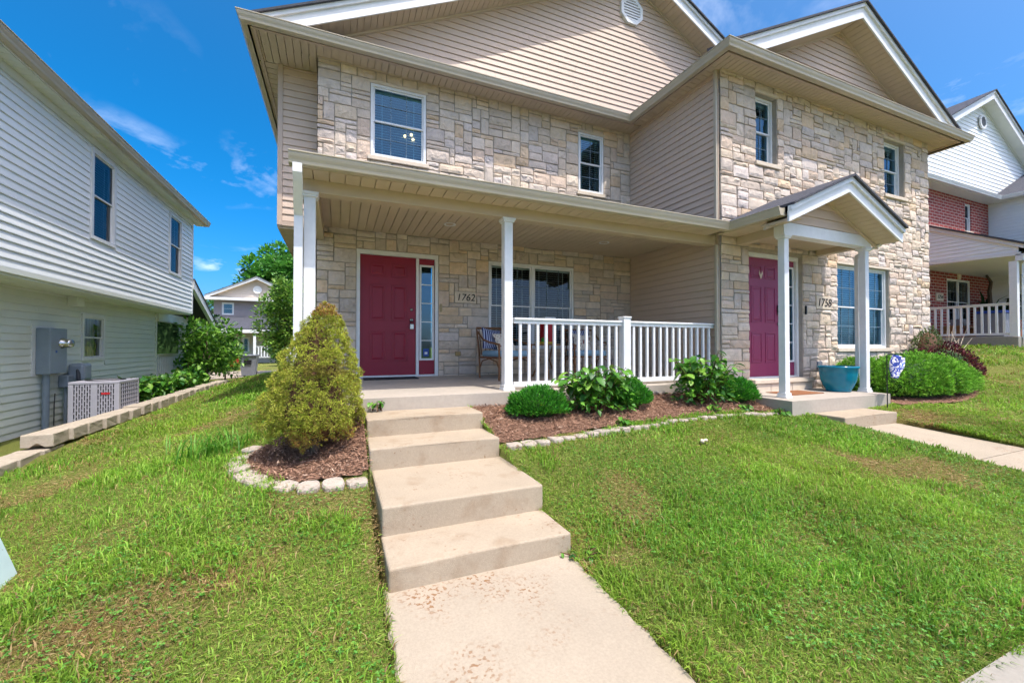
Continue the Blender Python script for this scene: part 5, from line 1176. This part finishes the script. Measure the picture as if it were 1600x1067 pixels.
def yew():
    rng = np.random.default_rng(8); T = thing('clipped_shrub','broad clipped mound of bright green shrub right of the small porch','shrub',(10.3,4.1,-.9)); parts = [((8.90,4.50),(.55,.42,.66)),((9.45,4.14),(.85,.58,.70)),((10.0,4.15),(.95,.62,.74)),((10.6,4.20),(.85,.58,.64)),((11.1,4.26),(.55,.5,.50))]
    A=[]
    for i,(c,r) in enumerate(parts):
        z = zg1(*c); blob((c[0],c[1],z+r[2]*.35),(r[0]*.84,r[1]*.84,r[2]*.55),i).build('inner_twigs','inner_leaf',T,True)
        n = int(5200*r[0]*r[2]/.6); d = rdir(n,rng); d[:,2] = np.abs(d[:,2])-.28; d = unit(d); f = 1+.07*np.sin(d[:,0]*9+i)*np.cos(d[:,1]*7); dep = rng.uniform(.84,1.05,n)
        P = np.stack([c[0]+d[:,0]*r[0]*f*dep, c[1]+d[:,1]*r[1]*f*dep, z+.28*r[2]+d[:,2]*r[2]*.72*f*dep],1); P[:,2] = np.maximum(P[:,2],z+.03)
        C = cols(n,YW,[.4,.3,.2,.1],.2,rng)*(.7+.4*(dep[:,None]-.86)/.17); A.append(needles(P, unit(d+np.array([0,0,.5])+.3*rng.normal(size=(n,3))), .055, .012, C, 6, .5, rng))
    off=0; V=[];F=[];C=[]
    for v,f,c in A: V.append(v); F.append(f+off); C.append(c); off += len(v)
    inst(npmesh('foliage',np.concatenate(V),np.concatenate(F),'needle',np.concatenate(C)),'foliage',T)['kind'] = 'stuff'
yew()
mound('barberry_shrub','low spreading dark red barberry behind the clipped green mound',(11.75,4.50),(1.0,.50,.80),4200,[(96,34,44),(70,26,36),(124,52,54),(60,40,34)],[.4,.3,.2,.1],.05,.026,seed=9,upright=.6,group=None)
mound('rose_shrub','pale rose bush with washed pink blooms at the stone house corner',(11.65,4.66),(.42,.24,1.12),900,[(96,116,60),(120,126,80),(80,96,52)],[.5,.3,.2],.06,.034,seed=12,upright=.6,core='twig',flowers=('bone',9))
# ------------------------------------------------------------------ broad-leaved shrubs beside the railing: leaves are parts
def leaf_mesh(L, W, name, c, bend=.25):
    n = 5; vs=[]; fs=[]
    for i in range(n+1):
        t = i/n; w = W*.5*math.sin(math.pi*min(1,t*.93+.05))**.8*(1 if i < n else .05); z = -bend*L*t*t; y = L*t
        vs += [(-w,y,z+w*.25),(0,y,z),(w,y,z+w*.25)]
        if i: k = 3*i; fs += [(k-3,k-2,k+1,k),(k-2,k-1,k+2,k+1)]
    me = newmesh(name,vs,fs,'leaf',True); a = me.color_attributes.new('Col','FLOAT_COLOR','POINT'); cc = np.ones((len(vs),4),np.float32); cc[:,:3] = lin(c); a.data.foreach_set('color',cc.ravel()); return me
LM = [leaf_mesh(.140,.090,'leaf',c,b) for c,b in (((96,150,44),.3),((74,128,40),.4),((120,166,58),.2),((54,104,40),.35),((132,172,70),.45))]
def broadleaf(label, c, h, rad, nst, seed, name='hydrangea_shrub', cat='shrub', nl=9, scale=1.0):
    rr = random.Random(seed); x,y = c; z = zg1(x,y); T = thing(name,label,cat,(x,y,z))
    for s in range(nst):
        a = s*2.4+rr.uniform(-.4,.4); q = rr.uniform(.25,1)**.6; tx,ty = x+math.cos(a)*rad[0]*q, y+math.sin(a)*rad[1]*q; th = h*(1-.35*q*q)*rr.uniform(.8,1.08)
        p0 = Vector((x+math.cos(a)*.05,y+math.sin(a)*.05,z-.02)); p1 = Vector((x+(tx-x)*.55,y+(ty-y)*.55,z+th*.55)); p2 = Vector((tx,ty,z+th))
        MB().tube([p0,p1,p2],[.008,.006,.003],5).build('stem','twig',T)
        for i in range(nl):
            t = .30+.70*(i+.6)/nl; p = p0.lerp(p1,min(1,t*2)) if t < .5 else p1.lerp(p2,(t-.5)*2); la = a+i*2.2+rr.uniform(-.6,.6); me = rr.choices(LM,[4,4,2,3,1.2])[0]
            o = bpy.data.objects.new('leaf',me); sc = rr.uniform(.62,1.12)*scale; o.scale = (sc,sc,sc); o.location = p; o.rotation_euler = (rr.uniform(-.75,.25),rr.uniform(-.35,.35),la); link(o,T)
    if nl > 6:
        rng = np.random.default_rng(seed); n = 420; d = rdir(n,rng); d[:,2] = np.abs(d[:,2])-.1; q = rng.uniform(.35,.98,(n,1)); P = np.array([x,y,z+.10])+d*q*np.array([rad[0],rad[1],h*.86])
        D = unit(d*np.array([1,1,.2])+.5*rng.normal(size=(n,3))); V,F,CC = leaves(P,D,np.tile([0,0,1.],(n,1))+.5*rng.normal(size=(n,3)),rng.uniform(.05,.11,n),rng.uniform(.03,.065,n),cols(n,[(96,150,44),(74,128,40),(54,104,40)],None,.2,rng),.12,.25)
        inst(npmesh('small_leaves',V,F,'leaf',CC),'small_leaves',T)['kind'] = 'stuff'
    return T
broadleaf('broad-leaved hydrangea in front of the railing newel post',(3.02,4.40),.68,(.60,.34),33,4); broadleaf('broad-leaved hydrangea in front of the right end of the railing',(4.86,4.40),.80,(.60,.34),33,9)
for i,(c,lab) in enumerate((((3.12,3.98),'small green seedling in the mulch below the left hydrangea'),((4.72,4.10),'small green seedling in the mulch below the right hydrangea'),((5.35,4.12),'small pale seedling near the right end of the mulch bed'),((5.85,3.93),'leafy weed at the corner of the small porch slab'))):
    broadleaf(lab,c,.13,(.10,.08),5,20+i,'seedling','weed',4,.62)
broadleaf('spreading weed at the right foot of the lowest step',(1.52,2.40),.06,(.15,.12),7,33,'seedling','weed',4,.36); broadleaf('small leafy weed growing between porch slab and top step',(.40,4.79),.11,(.10,.03),5,31,'seedling','weed',4,.45)
# ------------------------------------------------------------------ plants along the white house
LEAFY = []
HO = [(92,150,52),(70,126,44),(120,170,70),(52,100,40)]
for i,(x,y,rx,ry,h,lab) in enumerate(((-4.15,10.25,.30,.28,.62,'leafy plant behind the air conditioner, nearest the meter'),(-3.95,10.9,.42,.38,.72,'leafy green plant behind the grey air conditioner'),(-3.9,11.8,.42,.40,.70,'yellow-green hosta clump beyond the air conditioner'),(-3.8,12.8,.45,.45,.72,'leafy clump in the middle of the side-wall planting'),(-3.75,13.8,.45,.45,.85,'leafy clump by the porch end of the white house'))):
    LEAFY.append((lab,(x,y),h,(rx,ry),50+i))
for (lab,c,h,rad,sd_) in LEAFY: broadleaf(lab,c,h,rad,17,sd_,'leafy_plant','plant',8,1.35)
def leafball(T, name, c, r, n, pal, w, L, W, seed, gaps=.5, clusters=26, spread=(1,1,1)):
    rng = np.random.default_rng(seed); cc = rdir(clusters,rng)*rng.uniform(.35,.92,(clusters,1)); P=[];D=[];C=[]
    for q in cc:
        k = n//clusters; d = rdir(k,rng); rad = rng.uniform(.16,.34); ctr = q; p = ctr+d*rad*rng.uniform(.4,1,(k,1)); P.append(np.array(c)+p*np.array(r)); D.append(unit(d+np.array([0,0,.1])+.4*rng.normal(size=(k,3))))
        C.append(cols(k,pal,w,.22,rng)*rng.uniform(.8,1.12))
    P=np.concatenate(P);D=np.concatenate(D);C=np.concatenate(C); V,F,CC = leaves(P,D,rdir(len(P),rng)*.6+np.array([0,0,1]),L*rng.uniform(.7,1.3,len(P)),W*rng.uniform(.7,1.3,len(P)),C)
    o = inst(npmesh(name,V,F,'leaf',CC),name,T); o['kind'] = 'stuff'; return cc
def tree(name,label,base,h,crown,cr,n,pal,w,L,W,seed,trunk=.12,clusters=30,cat='tree'):
    x,y = base; z = zg1(x,y); T = thing(name,label,cat,(x,y,z)); rr = random.Random(seed)
    cc = leafball(T,'crown',(x+crown[0],y+crown[1],z+crown[2]),cr,n,pal,w,L,W,seed,clusters=clusters)
    MB().tube([(x,y,z-.1),(x+.05*h*.1,y,z+h*.25),(x+crown[0]*.6,y+crown[1]*.6,z+crown[2]*.75),(x+crown[0],y+crown[1],z+crown[2]+cr[2]*.5)],[trunk,trunk*.8,trunk*.5,trunk*.15],9).build('trunk','bark',T,True)
    st_ = Vector((x+crown[0]*.5,y+crown[1]*.5,z+crown[2]*.6))
    for q in cc[::2]:
        e = Vector((x+crown[0]+q[0]*cr[0],y+crown[1]+q[1]*cr[1],z+crown[2]+q[2]*cr[2])); m = st_.lerp(e,.5)+Vector((0,0,-.05*cr[2])); MB().tube([st_,m,e],[trunk*.35,trunk*.2,trunk*.06],5,False).build('limb','bark',T)
    return T
SH = [(110,160,52),(86,138,44),(134,178,70),(60,104,38),(150,184,92)]; WS = [.34,.28,.18,.14,.06]
tree('leafy_bush','large loose green bush at the far corner of the white house',(-3.72,15.3),1.9,(0,0,1.1),(.95,.95,1.15),3400,SH,WS,.14,.07,61,.04,34,'shrub')
tree('leafy_bush','lower green bush trailing from the large bush towards the alley',(-3.65,17.2),1.2,(0,0,.75),(.75,.8,.75),1500,SH,WS,.12,.06,62,.03,20,'shrub')
tree('leafy_bush','dark green bush under the back porch of the white house',(-5.9,18.6),2.6,(0,0,1.5),(2.2,1.0,1.9),5200,[(44,78,36),(36,64,30),(58,92,42)],[.5,.3,.2],.14,.07,63,.05,24,'shrub')
blob((-6.1,18.9,zg1(-6,18.6)+1.4),(2.0,.7,1.75),3).build('inner_twigs','inner_leaf',[o for o in bpy.data.objects if o.get('label','').startswith('dark green bush under')][0],True)
tree('young_maple','slender young maple tree between the far house and the townhouse',(-2.55,24),5.0,(.1,0,2.9),(1.45,1.3,2.5),7500,[(126,166,62),(98,144,50),(150,182,80),(70,112,44)],[.35,.3,.2,.15],.17,.11,64,.07,64)
tree('shade_tree','tall dark green shade tree behind the far house',(-6.6,64),14,(0,0,9.9),(5.2,5,5.6),16000,[(96,160,62),(76,138,54),(118,178,74),(58,110,46)],[.35,.3,.2,.15],.6,.38,65,.45,95)
tree('shade_tree','large spreading tree showing beside the townhouse eave',(1.5,56),14,(0,0,8.2),(6.0,5,5.0),6000,[(70,128,46),(52,104,40),(90,146,58),(40,84,34)],[.35,.3,.2,.15],.5,.3,66,.4,46)
for i,(x,y,r,lab) in enumerate(((-13,58,4.6,'distant tree left of the far house'),(-20,50,5.2,'distant tree farther left behind the white house'),(-6.9,34,.9,'low bush beside the far house porch post'),(-3.9,33,.8,'small round bush before the far house railing'),(-1.6,30,.8,'small bush at the right end of the far house railing'))):
    tree('background_tree' if r > 2 else 'background_bush',lab,(x,y),r*1.6,(0,0,r*1.0 if r < 2 else r*.95),(r,r*.9,r*.8),1500 if r > 2 else 700,[(70,116,50),(54,94,42),(92,136,62)],[.4,.35,.25],.42 if r > 2 else .16,.26 if r > 2 else .09,70+i,.2 if r > 2 else .04,22,'tree' if r > 2 else 'shrub')
# long weeds by the spruce and a palm on the far porch
def bladeplant(name,label,c,n,L,W,pal,seed,cat='plant',z=None,spread=.35,lean=.9):
    rng = np.random.default_rng(seed); x,y = c; z = zg1(x,y) if z is None else z; T = thing(name,label,cat,(x,y,z)); V=[];F=[];CC=[]
    cc = cols(n,pal,None,.2,rng)
    for i in range(n):
        a = rng.uniform(0,6.283); l = L*rng.uniform(.6,1.15); b = np.array([x+rng.normal()*spread*.4,y+rng.normal()*spread*.4,z]); o = np.array([math.cos(a),math.sin(a),0]); s = np.array([-o[1],o[0],0])*W/2; le = lean*rng.uniform(.4,1.2); k = len(V)
        for t,wd in ((0,.8),(.35,1),(.7,.7)): 
            p = b+o*l*le*t*t*.8+np.array([0,0,l*(t-.45*le*t*t)]); V += [p-s*wd,p+s*wd]
        V.append(b+o*l*le*.9+np.array([0,0,l*(1-.62*le)])); F += [(k,k+1,k+3),(k,k+3,k+2),(k+2,k+3,k+5),(k+2,k+5,k+4),(k+4,k+5,k+6)]; CC += [cc[i]]*7
    inst(npmesh('blades',np.array(V),np.array(F),'grass',np.array(CC)),'blades',T)['kind'] = 'stuff'; return T
bladeplant('tall_grass','tuft of long arching grass left of the spruce bed',(-1.08,4.75),130,.34,.012,[(104,160,52),(84,140,44),(128,176,72)],81)
bladeplant('palm_plant','dark potted palm behind the railing of the brick house porch',(21.6,6.6),60,1.5,.10,[(30,56,36),(40,70,42)],82,z=.8,spread=.8,lean=.9)
bladeplant('potted_grass','spiky light green plant in the porch trough of the brick house',(19.6,5.30),60,.45,.03,[(130,176,70),(104,150,56)],83,z=.44,spread=.5)
T = thing('twisted_branch','twisted bare branch standing at the brick wall of the porch','branch',(21.9,7.0,.3)); MB().tube([(21.9,7.0,.3),(21.85,7.0,1.3),(21.6,6.95,2.0),(21.9,7.0,2.35),(21.7,7.05,2.6)],[.07,.06,.06,.05,.03],8).build('stem','bark',T,True)
T = thing('bare_twigs','dry leafless twigs sticking up beside the rose bush','shrub',(12.9,4.75,zg1(12.9,4.75))); rr = random.Random(3)
for i in range(14):
    a = rr.uniform(-.9,.9); z = zg1(12.9,4.75); MB().tube([(12.9,4.75,z),(12.9+a*.35,4.75+rr.uniform(-.1,.1),z+.5),(12.9+a*.8,4.75+rr.uniform(-.2,.2),z+rr.uniform(.7,1.1))],[.007,.005,.002],4).build('twig','bone',T)
# ------------------------------------------------------------------ mulch chips
def chips(poly, n, seed, name, label):
    rng = np.random.default_rng(seed); P = np.array(poly); x = rng.uniform(P[:,0].min(),P[:,0].max(),n*3); y = rng.uniform(P[:,1].min(),P[:,1].max(),n*3); k = inpoly(x,y,poly); x=x[k][:n]; y=y[k][:n]; z = zg(x,y)+.026+rng.uniform(0,.014,len(x)); m = len(x)
    D = rng.normal(size=(m,3)); D[:,2] *= .28; C = cols(m,[(150,116,94),(124,94,76),(172,138,114),(100,74,60),(192,164,140)],[.35,.3,.18,.12,.05],.25,rng)
    V,F,CC = leaves(np.stack([x,y,z],1),D,np.tile([0,0,1.],(m,1))+.3*rng.normal(size=(m,3)),rng.uniform(.02,.07,m),rng.uniform(.005,.013,m),C,.1)
    o = inst(npmesh(name,V,F,'chip',CC),name,None); tag(o,label,'mulch',kind='stuff')
chips(BED_L,6000,91,'mulch_chips','shredded bark mulch around the spruce'); chips(BED_R,14000,92,'mulch_chips','shredded bark mulch along the porch bed'); chips(BED_Y,2500,93,'mulch_chips','shredded bark mulch under the clipped mound')
# ------------------------------------------------------------------ lawn
def vnoise(x,y,s,seed):
    rng = np.random.default_rng(seed); g = rng.random((64,64)); X = x*s; Y = y*s; i = np.floor(X).astype(int); j = np.floor(Y).astype(int); u = X-i; v = Y-j; u=u*u*(3-2*u); v=v*v*(3-2*v); f = lambda a,b: g[a%64,b%64]
    return (f(i,j)*(1-u)+f(i+1,j)*u)*(1-v)+(f(i,j+1)*(1-u)+f(i+1,j+1)*u)*v
def dryness(x,y):
    dry = vnoise(x,y,.9,1)*.55+vnoise(x,y,2.6,2)*.45; path_ = np.minimum(np.abs(x-WX0),np.abs(x-WX1)); dry = dry+.22*np.exp(-path_/.10)*(y < 3.4)
    left = (x < .2); dry = dry + np.where(left, .05, 0.0)
    for (px_,py_,pr_) in ((-2.42,4.96,.45),(-1.43,3.5,.35),(-1.02,3.04,.4),(.12,2.55,.22),(1.75,2.2,.3),(2.2,2.7,.35),(4.9,2.7,.4),(-1.9,6.5,.5)): dry = dry+.22*np.exp(-((x-px_)**2+(y-py_)**2)/pr_**2)
    return np.clip((dry-.665)/.13,0,1)
def lawn():
    rng = np.random.default_rng(77); X=[];Y=[]
    def region(x0,x1,y0,y1,dens):
        n = int((x1-x0)*(y1-y0)*dens); X.append(rng.uniform(x0,x1,n)); Y.append(rng.uniform(y0,y1,n))
    region(-4.2,9,.88,3.2,10500); region(-4.2,9,3.2,5.2,6000); region(-4.2,-.8,5.2,9,2600); region(-3.1,-.8,9,20,1100); region(7.6,13,.9,5,1500); region(13,18.5,.9,9,900); region(18.5,30,.9,5.2,450); region(-8,-4.2,.9,6.5,500); region(-12,3,18,21,160); region(-14,6,27,37,60)
    x = np.concatenate(X); y = np.concatenate(Y)
    # keep only what can be in view, with a margin
    a = R(22.88); r = x*math.cos(a)-y*math.sin(a); d = x*math.sin(a)+y*math.cos(a); k = (d > .4)&(np.abs(r) < d*1.6+1.0)&~nograss(x,y,-.015); x=x[k];y=y[k];d=d[k]
    dryk = dryness(x,y); keep = rng.random(len(x)) > dryk*.50; x=x[keep];y=y[keep];d=d[keep];dryk=dryk[keep]
    n = len(x); tall = vnoise(x,y,1.7,3)*.6+vnoise(x,y,4.5,4)*.4; tk = np.clip((tall-.50)/.16,0,1)
    coarse = rng.random(n) < (.10+.45*tk)*(1-dryk*.8)
    L = np.where(coarse, rng.uniform(.04,.095,n), rng.uniform(.018,.045,n))*(.8+.35*tk); W = np.where(coarse, rng.uniform(.0045,.0085,n), rng.uniform(.0025,.0045,n))*np.clip(d/3.2,1,3.2)
    L = L*np.clip(d/6,1,1.25)*np.where(dryk > .5,.75,1)
    z = zg(x,y)+.012*np.sin(x*5.1+y*2.3)*np.cos(y*4.3-x*1.7)-.004
    az = rng.uniform(0,6.283,n); lean = rng.uniform(.25,1.25,n)
    e1 = (x < WX0)&(x > WX0-.07)&(y < 4.3); e2 = (x > WX1)&(x < WX1+.07)&(y < 3.6); e3 = (x < W2X0)&(x > W2X0-.08)&(y < 3.4); e4 = (x > W2X1)&(x < W2X1+.08)&(y < 3.4); e5 = (y < 1.0)
    for e_, d_ in ((e1,0.),(e2,3.14),(e3,0.),(e4,3.14),(e5,-1.57)): az = np.where(e_, d_+rng.normal(size=n)*.7, az); o = np.stack([np.cos(az),np.sin(az),np.zeros(n)],1)
    sd = rng.uniform(-.7,.7,n)+az+1.5708; s = np.stack([np.cos(sd),np.sin(sd),np.zeros(n)],1)*W[:,None]/2
    B = np.stack([x,y,z],1); up = np.array([0,0,1.]); ln = L[:,None]; le = lean[:,None]
    m = B+o*ln*le*.22+up*ln*.52; tip = B+o*ln*le*.78+up*ln*(1.0-.42*le)
    V = np.stack([B-s,B+s,m+s*.85,m-s*.85,tip],1).reshape(-1,3); b = np.arange(n)[:,None]*5
    F = np.concatenate([b+np.array([[0,1,2]]),b+np.array([[0,2,3]]),b+np.array([[3,2,4]])],0)
    hue = vnoise(x,y,.7,5); g = cols(n,[(142,186,64),(118,168,56),(166,198,80),(102,148,52),(180,200,98)],[.34,.28,.18,.14,.06],.18,rng)
    yel = np.array(lin((176,178,76))); g = (g*(1-.5*hue[:,None])+yel*(.5*hue[:,None]))*(1-.28*np.clip((vnoise(x,y,1.1,15)-.35)/.4,0,1)[:,None])
    g = np.where(coarse[:,None], g*np.array([.98,1.10,.9]), g)
    straw = cols(n,[(178,146,94),(150,118,74),(196,168,116)],None,.15,rng); isd = rng.random(n) < (.07+.62*dryk); g = np.where(isd[:,None], straw, g)
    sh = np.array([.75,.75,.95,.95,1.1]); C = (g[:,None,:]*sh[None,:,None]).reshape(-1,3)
    o_ = inst(npmesh('grass',V,F,'grass',C),'grass',None); tag(o_,'uneven green front lawn with dry straw-coloured patches','grass',kind='stuff'); print('blades',n)
    # thatch: short flat blades and clippings lying close to the soil
    X.clear(); Y.clear(); region(-4.2,9,.88,3.4,5200); region(-4.2,9,3.4,5.2,2600); region(-4.2,-.8,5.2,9,1300); region(7.6,13,.9,5,900)
    x = np.concatenate(X); y = np.concatenate(Y); a = R(22.88); r = x*math.cos(a)-y*math.sin(a); d = x*math.sin(a)+y*math.cos(a); k = (d > .4)&(np.abs(r) < d*1.6+1.0)&~nograss(x,y,.0); x=x[k];y=y[k];d=d[k]; n=len(x)
    z = zg(x,y)+.012*np.sin(x*5.1+y*2.3)*np.cos(y*4.3-x*1.7)+rng.uniform(.003,.016,n); az = rng.uniform(0,6.283,n); D = np.stack([np.cos(az),np.sin(az),rng.uniform(-.12,.35,n)],1)
    tc_ = cols(n,[(152,184,72),(124,160,60),(172,194,88),(108,142,54)],None,.22,rng); sw = cols(n,[(196,170,116),(166,138,90),(182,160,110)],None,.2,rng); tc_ = np.where((rng.random(n) < .14+.75*dryness(x,y))[:,None], sw, tc_)*(1-.22*vnoise(x,y,1.1,15)[:,None])
    V,F,C = leaves(np.stack([x,y,z],1),D,np.tile([0,0,1.],(n,1))+.4*rng.normal(size=(n,3)),rng.uniform(.02,.055,n)*np.clip(d/4,1,1.6),rng.uniform(.003,.006,n)*np.clip(d/3.2,1,2.6),tc_,.1)
    o_ = inst(npmesh('thatch',V,F,'grass',C),'thatch',None); tag(o_,'short clippings and thatch lying between the grass blades','grass',kind='stuff'); print('thatch',n)
    # clover leaves
    q = 9000; x = rng.uniform(-3.5,6.3,q*3); y = rng.uniform(.95,3.6,q*3); cl = vnoise(x,y,.8,8)*.6+vnoise(x,y,2.2,9)*.4; k = (cl > .55)&~nograss(x,y,.02); x=x[k][:q];y=y[k][:q]; n=len(x); z = zg(x,y)+rng.uniform(.018,.045,n)
    P=np.repeat(np.stack([x,y,z],1),3,0); a = (np.repeat(rng.uniform(0,6.28,n),3)+np.tile([0,2.094,4.188],n)); D = np.stack([np.cos(a),np.sin(a),rng.normal(size=3*n)*.25],1)
    V,F,C = leaves(P,D,np.tile([0,0,1.],(3*n,1))+.2*rng.normal(size=(3*n,3)),.012*np.repeat(rng.uniform(.7,1.3,n),3),.011,np.repeat(cols(n,[(92,150,54),(74,130,46),(112,166,64)],None,.2,rng),3,0),.08)
    o_ = inst(npmesh('clover',V,F,'leaf',C),'clover',None); tag(o_,'low clover patches mixed into the lawn','clover',kind='stuff')
lawn()
